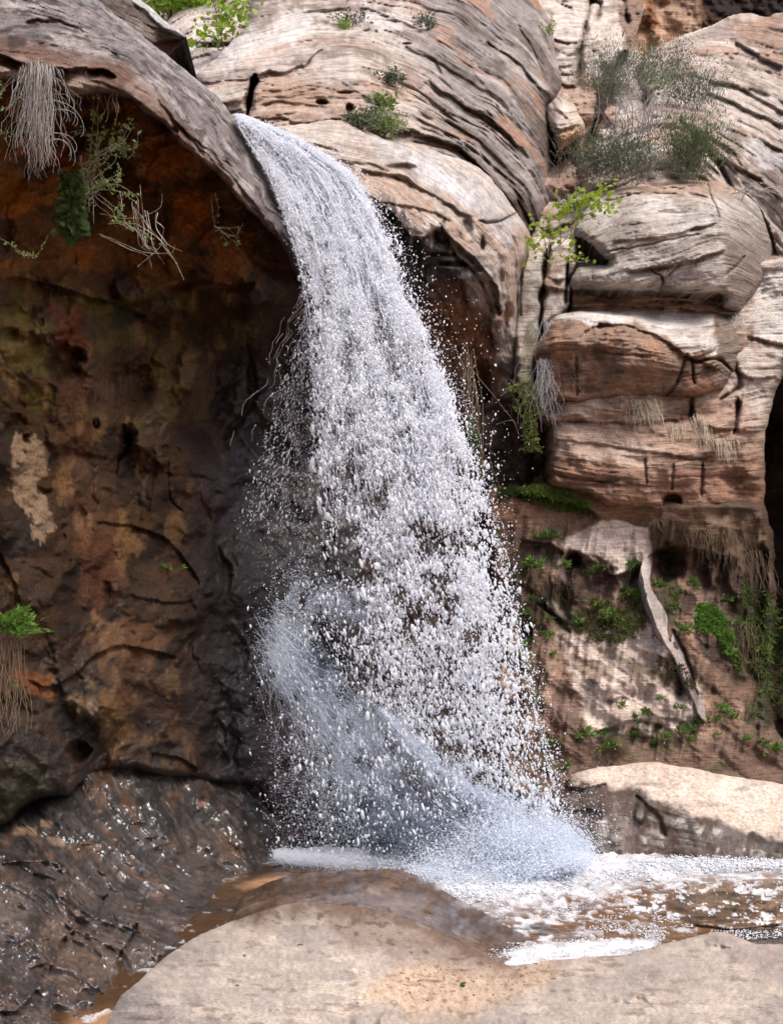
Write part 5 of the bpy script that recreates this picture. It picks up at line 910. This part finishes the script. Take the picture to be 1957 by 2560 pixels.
for (x, y, L, n, lab) in [(194, 176, 75, 16, "short wisp of dry grass hanging right of the thick grey clump"), (275, 232, 60, 8, "tiny pale root wisp hanging below the overhang lip"), (212, 770, 80, 16, None), (335, 845, 70, 14, None), (250, 960, 110, 60, None), (300, 940, 70, 30, None), (500, 930, 100, 60, None), (480, 1000, 70, 30, None), (195, 1010, 70, 20, None), (450, 480, 40, 10, None), (535, 500, 60, 12, None), (555, 650, 60, 10, None)]:
    Y = surf(x, y, .10); plant("hanging_roots", lab or "small bunch of brown rootlets hanging on the dark alcove wall", "roots", (x, y, Y), stem_auto(x, y, Y, n, L, (0, -1), .18, .15, .12, 10+n*.25), .0014, STRAW if lab else (.07, .042, .024), group=None if lab else "rootlets on the alcove wall")
# leafy twigs below the lip
Y0 = 8.1; tw = [pxl(Y0, (236, 560), (232, 480), (240, 400), (246, 300), (243, 232)), pxl(Y0, (222, 400), (262, 372), (300, 350), (322, 320), (331, 300)), pxl(Y0, (225, 392), (285, 368), (330, 372), (346, 350), (345, 335)), pxl(Y0, (215, 440), (240, 420), (270, 395), (285, 330), (287, 300)),
     pxl(Y0, (222, 500), (255, 470), (300, 450), (302, 420)), pxl(Y0, (215, 420), (240, 470), (300, 478), (345, 510), (346, 540)), pxl(Y0, (225, 480), (280, 525), (300, 560), (340, 575), (362, 600)), pxl(Y0, (205, 390), (210, 430), (218, 480), (214, 520)), pxl(Y0, (290, 370), (310, 380), (320, 365)), pxl(Y0, (175, 330), (215, 325), (240, 370), (250, 430), (290, 480)),
     pxl(Y0, (240, 350), (260, 340), (262, 320)), pxl(Y0, (248, 300), (236, 285), (230, 290)), pxl(Y0, (300, 480), (306, 520), (290, 560)), pxl(Y0, (180, 345), (200, 330), (225, 345), (222, 400))]
tw += [t+rng.normal(0, .05, 3) for t in tw[:8]]
plant("leafy_shrub", "sparse twiggy shrub with tiny pale green leaves hanging beside the dead grass", "shrub", (228, 450, Y0), tw, .0036, GREYTW, per=44, lsize=.024, lcol=(.26, .33, .12), s0=.1, jit=.012, along_=False, wide=.7)
Y1 = 8.25; b = P(175, 440, Y1); e = thing("vine", tuple(b), "round-leaved dark green vine trailing down the shaded wall", "vine"); pos = []; st = []
for k in range(9): st.append(pxl(Y1, (150+k*7+rng.normal(0, 5), 430), (160+k*5, 480+rng.normal(0, 9)), (150+k*5, 540), (168+k*3, 590+rng.normal(0, 8))))
v, q = tubes([s-b for s in st], [.002]*9); link("stem", raw_mesh("stem", v, quads=q), pm("twig", BROWNTW, 0), e)
pp, _ = leaf_on([s-b for s in st], 28, .0, .035); v, f = leafs(pp, .062, None, .0, 1.0, .5); link("foliage", raw_mesh("foliage", v, tris=f, smooth=False), pm("leaf", (.085, .14, .04)), e)
# pale tangle below
Y2 = 8.5; st = [pxl(Y2, (215, 460), (240, 510), (290, 545), (330, 570), (350, 580)), pxl(Y2, (250, 535), (300, 545), (350, 545), (400, 520), (405, 485)), pxl(Y2, (250, 585), (310, 610), (360, 630), (430, 632), (436, 612)), pxl(Y2, (255, 590), (320, 620), (370, 640), (380, 670)), pxl(Y2, (270, 560), (340, 560), (400, 600), (436, 650), (460, 700))]
for k in range(14): x = rng.uniform(330, 400); st.append(pxl(Y2, (x, 520+rng.normal(0, 20)), (x+rng.normal(10, 8), 570), (x+rng.normal(22, 14), 610), (x+rng.normal(40, 22), 640+rng.normal(0, 20))))
plant("dry_twigs", "pale tangle of bare bent twigs under the leafy shrub", "twigs", (250, 540, Y2), st, .0030, PALETW)
st = [pxl(9.3, (538, 565), (560, 580), (590, 590), (608, 556)), pxl(9.3, (540, 568), (575, 575), (600, 610)), pxl(9.3, (536, 562), (565, 600), (575, 615)), pxl(9.3, (545, 570), (580, 570), (598, 565)), pxl(9.3, (536, 480), (545, 520), (536, 568)), pxl(9.3, (528, 500), (533, 540), (540, 570)), pxl(9.3, (550, 575), (580, 600), (592, 612))]
plant("dry_sprig", "small dry sprig with a few leaves on the alcove wall near the fall", "sprig", (540, 566, 9.3), st, .003, PALETW, per=5, lsize=.028, lcol=G_PALE, along_=False, wide=.7)
st = [pxl(6.9, (-30, 590), (10, 600), (50, 630), (90, 640), (110, 610), (122, 588)), pxl(6.9, (40, 628), (60, 640), (90, 638))]
plant("thin_vine", "thin trailing stem with yellow-green leaves at the left edge", "vine", (0, 600, 6.9), st, .0022, (.20, .24, .07), per=30, lsize=.016, lcol=G_PALE, along_=False, wide=.7)
st = [pxl(6.5, (-30, 280), (20, 268), (50, 245), (60, 236)), pxl(6.5, (-20, 240), (5, 225), (10, 205)), pxl(6.5, (-30, 330), (0, 335), (30, 330))]
plant("thin_vine", "short leafy twig poking in from the left edge beside the dead grass", "vine", (0, 270, 6.5), st, .0022, (.24, .26, .1), per=16, lsize=.017, lcol=G_PALE, along_=False, wide=.7)
# leafy fern at the left edge
Yf = 6.9; st = stem_auto(0, 1580, Yf, 46, 105, (.35, .5), .55, .35, .05, 22); pe = plant("fern", "bright green leafy plant with dangling roots at the left edge", "plant", (0, 1580, Yf), st, .0022, G_MID, per=9, lsize=.050, lcol=(.13, .24, .035), wide=.28, s0=.3)
st = stem_auto(10, 1600, Yf, 40, 210, (.05, -1), .12, .1, .06, 22); b = P(0, 1580, Yf); v, q = tubes([s-b for s in st], [.0022]*len(st)); link("root", raw_mesh("root", v, quads=q), pm("twig", BROWNTW, 0), pe)
# upper right bushes
def bush(x, y, n, L, lean, spread, lab, lc=G_SAGE, tw=GREYTW, per=26, ls=.042, w0=24, grav=.1, r=.004, off=.3):
    Y = surf(x, y, off); return plant("bush", lab, "bush", (x, y, Y), stem_auto(x, y, Y, n, L, lean, spread, grav, .06, w0), r, tw, per=per, lsize=ls, lcol=lc, wide=.22, s0=.2, jit=.09)
bush(1510, 270, 110, 150, (-.05, 1), .42, "tall grey-green bush at the left of the dark crevice, upper right", w0=30)
bush(1610, 200, 110, 105, (.1, 1), .65, "grey-green bush with bare grey stems in front of the orange cave wall", w0=60, per=34, lc=(.10, .14, .07))
bush(1730, 265, 90, 100, (-.05, 1), .45, "bush with grey twigs on the sloping beds, right of the others", w0=40, tw=(.36, .33, .33), lc=(.11, .15, .08))
bush(1718, 430, 120, 155, (0, 1), .42, "olive green bush just above the big rounded boulder", lc=(.11, .16, .055), w0=26, per=36)
bush(1535, 445, 150, 125, (0, 1), .6, "low grey-green bush left of the rounded boulder's top", w0=50, lc=(.11, .14, .085), per=34)
bush(1725, 450, 40, 50, (0, 1), .6, "small round green shrub on top of the rounded boulder", lc=(.10, .17, .05), per=14, ls=.035, w0=12, r=.003)
plant("dead_branches", "bare grey dead branches on the slope between the two upper bushes", "branches", (1610, 330, 15.0), stem_auto(1600, 335, 15.0, 40, 130, (.15, 1), .4, 0, .14, 45), .010, (.40, .37, .36))
Y = surf(1845, 490, .2); plant("dry_grass", "grey tuft of dead stems right of the rounded boulder's top", "dry grass", (1860, 480, Y), stem_auto(1858, 480, Y, 46, 70, (.2, .3), .6, .7, .1, 18), .005, (.42, .39, .37))
# maple saplings
def maple(bx, by, tips, lab, Y, leafpx=12, per=18):
    st = [pxl(Y, *t, jy=.25) for t in tips]; return plant("maple_sapling", lab, "sapling", (bx, by, Y), st, .008, (.20, .14, .09), per=per, lsize=leafpx*Y/F, lcol=(.30, .42, .05), wide=.95, s0=.45, jit=.07, along_=False, up=.1)
maple(1368, 640, [[(1368, 640), (1360, 600), (1345, 570), (1330, 560)], [(1368, 640), (1375, 590), (1372, 550), (1378, 535)], [(1368, 640), (1400, 610), (1425, 580), (1440, 545)], [(1370, 635), (1345, 620), (1328, 610)], [(1400, 610), (1400, 560), (1395, 510), (1402, 495)], [(1425, 580), (1450, 530), (1470, 500), (1515, 460)], [(1440, 545), (1480, 530), (1520, 512)], [(1450, 530), (1440, 500), (1455, 485)], [(1460, 520), (1500, 505), (1525, 520)], [(1400, 520), (1430, 510), (1460, 500)]], "bright yellow-green maple sapling left of the big rounded boulder", 12.5, 13, 24)
maple(1440, 690, [[(1436, 650), (1440, 640), (1460, 640)], [(1436, 650), (1425, 635), (1430, 625)], [(1436, 652), (1455, 655), (1475, 650)], [(1300, 655), (1304, 650), (1310, 640)]], "small maple sprig just below the sapling", 12.6, 11, 9)
Y = 15.0; plant("maple_sapling", "slender bright green sapling before the far rock, left of the dome", "sapling", (545, 120, Y), [pxl(Y, (545, 125), (543, 60), (540, -30)), pxl(Y, (545, 60), (570, 30), (600, 10)), pxl(Y, (543, 40), (580, 5), (615, 5)), pxl(Y, (543, 100), (520, 90), (485, 110)), pxl(Y, (545, 90), (560, 70), (585, 45)), pxl(Y, (543, 30), (535, 10), (530, -20)), pxl(Y, (560, 130), (555, 100), (548, 60)), pxl(Y, (575, 50), (590, 30), (610, 20)), pxl(Y, (545, 20), (580, -20), (610, -10))],
      .012, (.16, .12, .09), per=26, lsize=.085, lcol=(.27, .40, .05), wide=.9, s0=.3, jit=.13, along_=False, up=.1)
Y = 20.; b = (420, 60, Y); e = thing("tree", tuple(P(*b)), "bright green tree crown behind the rocks at the top left", "tree"); B = P(*b)
v, q = tubes([pxl(Y, (425, 120), (425, 40), (430, -60))-B, pxl(Y, (425, 40), (400, 0), (380, -30))-B, pxl(Y, (425, 30), (455, -10), (480, -40))-B], [.05, .03, .03], 5); link("trunk", raw_mesh("trunk", v, quads=q), pm("twig", BROWNTW, 0), e)
c0 = np.stack([rng.uniform(370, 560, 60), rng.uniform(-90, 30, 60), rng.normal(Y, .6, 60)], 1); c0[:, 1] = np.minimum(c0[:, 1], 28-.12*np.abs(c0[:, 0]-430)); cc_ = P(c0[:, 0], c0[:, 1], c0[:, 2])-B
pp = (cc_[:, None]+rng.normal(0, .16, (60, 70, 3))).reshape(-1, 3); v, f = leafs(pp, .085, None, .2, .8); link("crown", raw_mesh("crown", v, tris=f, smooth=False), pm("leaf", (.24, .38, .045)), e)
# small shrubs on the dome
for (x, y, n, L, s_, lab, lc) in [(960, 322, 70, 48, .9, "pale green low shrub growing on the edge of the smooth ledge", (.20, .27, .09)), (905, 312, 46, 42, .9, "grey-green sprawling shrub left of the pale ledge shrub", (.10, .14, .07)), (958, 262, 34, 34, .8, "small fresh green shrub above the pale ledge shrub", (.17, .27, .05)), (978, 205, 30, 34, .6, "little dark green tuft in a groove of the dome", (.06, .10, .05)),
                                  (872, 60, 26, 50, .5, "dark wiry shrub high on the pale top of the dome", (.09, .10, .07)), (860, 68, 12, 16, .8, "tiny lime green tuft at the foot of the wiry shrub", (.25, .36, .06)), (1065, 66, 26, 34, .6, "grey-green tuft on the dome's crest, near the frame's top", (.12, .14, .10)), (1365, 85, 14, 34, .5, "tiny yellow-green plant in the gully's left corner", (.25, .30, .05)), (1420, 520, 20, 40, .6, "small leafy tuft above the sapling in the gully", (.12, .18, .06)), (1640, 215, 30, 60, .8, "light green shrub among the dead branches", (.16, .22, .08))]:
    Y = surf(x, y, .12); plant("shrub", lab, "shrub", (x, y, Y), stem_auto(x, y, Y, n, L, (0, .7), s_, .1, .08, L*.35), .004, GREYTW, per=14, lsize=.035, lcol=lc, wide=.5, jit=.03, along_=False)
# straw tufts on the orange block
for (x, y, L, n, ln, lab) in [(1592, 1002, 56, 46, (.35, -1), "widest straw-coloured grass tuft, hanging at the upper edge of the orange block"), (1625, 1004, 60, 34, (.5, -1), "straw tuft overlapping the widest one on its right"), (1688, 1062, 58, 46, (.1, -1), "straw tuft hanging right of the two joined ones"), (1748, 1040, 72, 44, (.25, -.9), "thin greyish straw tuft second from the right on the orange block"), (1806, 1100, 44, 60, (.25, -.9), "rounded pale straw tuft at the right of the orange block")]:
    Y = surf(x, y, .08); plant("grass_tuft", lab, "grass tuft", (x, y, Y), stem_auto(x, y, Y, n, L, ln, .16, .35, .10, 12), .0038, (.50, .42, .31), group="straw tufts on the orange block")
for (x, y, L, n, lab) in [(1378, 805, 190, 40, "long grey strands of dead grass trailing down the left edge of the brown block"), (1362, 900, 110, 34, "tangled grey curls below the long grey strands"), (1318, 940, 70, 16, "short grey arching blades beside the recess"), (1840, 790, 110, 26, "pale thin grass hanging over the right corner of the flat-topped block"), (1330, 800, 90, 22, "wiry olive tuft on the pale pillar")]:
    Y = surf(x, y, .08); plant("dry_grass", lab, "dry grass", (x, y, Y), stem_auto(x, y, Y, n, L, (.0, -.7), .22, .5, .12, 9, .4, 14), .0034, (.40, .38, .37) if n > 24 else (.30, .29, .2))
# vines in the recess
st = [pxl(12.1, (1170+rng.normal(0, 14), 900+rng.normal(0, 20)), (1175+rng.normal(0, 12), 1000), (1180+rng.normal(0, 16), 1100), (1190+rng.normal(0, 18), 1190)) for _ in range(16)]+[pxl(12.1, (1165, 905), (1210, 960), (1250, 1010), (1290, 1060)), pxl(12.1, (1240, 1060), (1280, 1050), (1300, 1090)), pxl(12.1, (1230, 1080), (1225, 1150), (1250, 1220))]
plant("hanging_vine", "bare brown vine stems hanging on the dark rock right of the fall", "vine", (1175, 910, 12.1), st, .004, (.24, .18, .12), per=5, lsize=.03, lcol=G_MID, along_=False)
st = [pxl(12.35, (1300+rng.normal(0, 22), 955+rng.normal(0, 10)), (1320+rng.normal(0, 16), 1010), (1325+rng.normal(0, 16), 1080), (1330+rng.normal(0, 14), 1130)) for _ in range(18)]+[pxl(12.35, (1250, 990), (1280, 970), (1320, 960), (1350, 985)) for _ in range(4)]
plant("hanging_vine", "leafy green vine hanging in the recess left of the orange block", "vine", (1310, 960, 12.35), st, .003, BROWNTW, per=26, lsize=.034, lcol=(.14, .20, .04), along_=False, wide=.7)
st = [pxl(11.6, (1180+rng.normal(0, 8), 1045+rng.normal(0, 10)), (1183+rng.normal(0, 8), 1090), (1186+rng.normal(0, 6), 1140)) for _ in range(9)]
plant("hanging_vine", "narrow green trailing plant touching the right edge of the fall", "vine", (1182, 1050, 11.6), st, .003, G_MID, per=18, lsize=.036, lcol=G_MID, along_=False, wide=.6)
# moss and turf
def turf(name, poly, n, L, lab, col, lean=(0, .4), sp=.7, off=.03):
    p = np.array(poly, float); pts = []
    while len(pts) < n:
        x = rng.uniform(p[:, 0].min(), p[:, 0].max(), n); y = rng.uniform(p[:, 1].min(), p[:, 1].max(), n); k = inside(poly, x, y) & (fbm(x/18, y/18, 3) > -.25); pts += list(zip(x[k], y[k]))
    pts = pts[:n]; b = P(p[0, 0], p[0, 1], surf(p[0, 0], p[0, 1])); ps = np.array([P(x, y, surf(x, y, off)) for x, y in pts])-b
    d = np.stack([lean[0]+rng.normal(0, sp, n), -.5+rng.normal(0, .3, n), lean[1]+rng.normal(0, sp, n)], 1); v, f = leafs(ps, L, d, 0, .3)
    o = link(name, raw_mesh(name, v, tris=f, smooth=False), pm("leaf", col), None, kind="stuff"); o.location = tuple(b); return o
turf("moss", [(1290, 1225), (1330, 1214), (1400, 1222), (1470, 1262), (1460, 1284), (1380, 1272), (1310, 1250)], 6500, .04, None, (.13, .19, .035))
turf("moss", [(1240, 1225), (1290, 1215), (1300, 1240), (1250, 1245)], 700, .045, None, (.08, .12, .03))
turf("moss", [(1740, 1515), (1770, 1508), (1810, 1545), (1835, 1590), (1850, 1680), (1830, 1660), (1800, 1600), (1745, 1570)], 5200, .05, None, (.11, .21, .035), (.2, -.2))
turf("moss", [(1500, 1560), (1560, 1520), (1620, 1560), (1580, 1600), (1520, 1610)], 1300, .045, None, (.14, .15, .05))
turf("moss", [(1430, 1540), (1520, 1500), (1580, 1490), (1600, 1530), (1520, 1600), (1440, 1600)], 1500, .045, None, (.10, .10, .035))
turf("moss", [(1850, 1450), (1960, 1500), (1960, 1780), (1900, 1720), (1860, 1600)], 1500, .07, None, (.07, .11, .02), (0, -.6))
turf("moss", [(1640, 1640), (1700, 1660), (1740, 1720), (1700, 1740), (1650, 1700)], 900, .04, None, (.09, .075, .035))
# fringe of brown roots under the orange block
for (x, y, L, n) in [(1760, 1330, 90, 60), (1830, 1340, 130, 80), (1880, 1380, 170, 70), (1640, 1300, 40, 40), (1400, 1290, 50, 40), (1370, 1430, 110, 44), (1340, 1420, 90, 30), (1750, 1420, 90, 30), (1860, 1560, 190, 50), (1620, 1520, 80, 30), (1655, 1460, 60, 20), (1460, 1300, 40, 40)]:
    Y = surf(x, y, .15); plant("hanging_roots", "fringe of brown roots hanging under the orange block", "roots", (x, y, Y), stem_auto(x, y, Y, int(n*.55), L*.8, (.05, -1), .22, .1, .12, 20), .003, (.13, .088, .055), group="root fringes on the undercut right wall")
spots = [(610, 230, 26), (680, 110, 22), (740, 230, 16), (840, 265, 13), (905, 240, 20), (1045, 230, 20), (1190, 200, 22), (1135, 310, 18), (1295, 315, 24), (1235, 355, 15), (1040, 365, 24), (850, 390, 22), (545, 360, 9), (605, 380, 16), (570, 430, 15), (665, 460, 12), (790, 470, 14), (605, 465, 9), (665, 530, 15), (960, 450, 24), (575, 580, 26), (625, 800, 15), (840, 960, 22), (700, 990, 12), (665, 995, 14), (930, 1010, 20), (1170, 965, 15), (1240, 935, 18), (1310, 905, 16),
         (1045, 890, 15), (985, 830, 11), (1075, 860, 13), (1150, 800, 10), (1225, 840, 11), (1415, 855, 22), (1385, 895, 20), (1475, 880, 16), (1550, 870, 9), (1530, 975, 13), (1395, 955, 9), (1640, 1020, 20), (1590, 990, 13), (1290, 975, 11), (1115, 985, 8), (1045, 950, 10), (920, 950, 12), (900, 400, 14), (1240, 500, 20), (1420, 600, 22), (1490, 650, 18), (1600, 600, 22), (1480, 480, 18), (700, 610, 10), (1440, 380, 16), (620, 100, 9), (1200, 400, 13), (455, 100, 10), (1000, 350, 20), (760, 1085, 10), (640, 1160, 9)]
proto = None
for i, (zx, zy, s_) in enumerate(spots):
    x = 977+zx*.5833; y = 1280+zy*.5833; Y = surf(x, y, .05); m_ = s_*.62*Y/F
    if i < 4:
        e = plant("leafy_plant", "small green leafy plant rooted on the undercut right wall", "plant", (x, y, Y), stem_auto(x, y, Y, 15, 17, (0, .5), .75, .25, .05, 4), .0025, G_MID, per=8, lsize=.040, lcol=[(.11, .20, .035), (.08, .15, .03), (.15, .23, .05), (.10, .17, .03)][i], group="leafy plants on the undercut right wall", wide=.42, s0=.3)
        if proto is None: proto = []
        proto.append(e); e.scale = (s_/17,)*3
    else:
        src = proto[i % 4]; e = src.copy(); COL.objects.link(e); e.location = tuple(P(x, y, Y)); e.scale = (s_/17,)*3; e.rotation_euler = (0, rng.normal(0, .25), rng.uniform(0, 6.28))
        for ch in src.children:
            if ch.name.split('.')[0] in ("stem", "foliage"): c2 = ch.copy(); COL.objects.link(c2); c2.parent = e
for (x, y, lab) in [(408, 1417, "tiny green plant alone on the dark alcove wall, the left of three"), (420, 1420, "tiny green plant in the middle of the three on the alcove wall"), (452, 1422, "tiny green plant on the alcove wall, the right of three"), (33, 1713, "tiny green sprig below the fern's roots at the left edge")]:
    Y = surf(x, y, .05); plant("leafy_plant", lab, "plant", (x, y, Y), stem_auto(x, y, Y, 7, 12, (0, .4), .8, .2, .05, 3), .0015, G_MID, per=4, lsize=.022, lcol=(.13, .2, .04))
Y = surf(1345, 1735, .06); plant("dead_twig", "thin bent brown stick leaning on the wall right of the fall", "twig", (1345, 1740, Y), [pxl(Y, (1342, 1740), (1352, 1700), (1375, 1660), (1404, 1632), jy=.02), pxl(Y, (1352, 1700), (1362, 1690), jy=.02)], .006, (.36, .30, .24))
Y = surf(1400, 1790, .06); plant("dead_twig", "short straight brown stick below the bent one", "twig", (1383, 1780, Y), [pxl(Y, (1383, 1778), (1400, 1806), jy=.02)], .006, (.30, .24, .19))
# rubble, leaves on the foreground rock
Y = surf(1147, 2470, .0); b = P(1147, 2472, Y)
v, f = leafs(np.array([(0, 0, .01), (.004, 0, .012), (-.004, .0, .012)]), .035, np.array([(.6, -.1, .6), (1, 0, .2), (-.3, 0, .8)]), .3, .5); o = link("green_leaf", raw_mesh("green_leaf", v, tris=f), pm("leaf", G_MID), None, "fallen green leaf on the sandy foreground rock", "leaf"); o.location = tuple(b)
Y = surf(740, 2367, .0); b = P(740, 2367, Y); v, f = leafs(np.array([(0, 0, .006)]), .03, np.array([(1, 0, .1)]), .1, .4); o = link("green_leaf", raw_mesh("green_leaf", v, tris=f), pm("leaf", G_MID), None, "tiny green leaf alone on the smooth part of the foreground rock", "leaf"); o.location = tuple(b)
n = 420; x = rng.uniform(1000, 1420, n); y = 2440+.13*(1200-x)+rng.normal(0, 26, n); k = (y < 2520); x, y = x[k], y[k]; ps = np.array([P(a, c_, surf(a, c_, -.002)) for a, c_ in zip(x, y)])
drops("gravel", ps, .0034*np.exp(rng.normal(0, .55, len(x))), rng.uniform(.4, .8, len(x)), np.stack([.01*rng.standard_normal(len(x)), .01+0*x, np.ones(len(x))], 1), plain("red_grit", (.26, .11, .06), .9, .4), None, kind="stuff")
for (x, y, s_, lab) in [(1147, 2455, .020, "small reddish stone on the sandy foreground rock, the larger of two"), (1170, 2446, .013, "smallest reddish stone beside the larger one")]:
    Y = surf(x, y, 0); v = (ICO_V*s_*np.array([1.2, 1, .7]))*(1+.2*rng.standard_normal((12, 1))); o = link("pebble", raw_mesh("pebble", v, tris=ICO_F), plain("pebble", (.34, .19, .12), .9, .3), None, lab, "stone"); o.location = tuple(P(x, y, Y))
print("plants done")
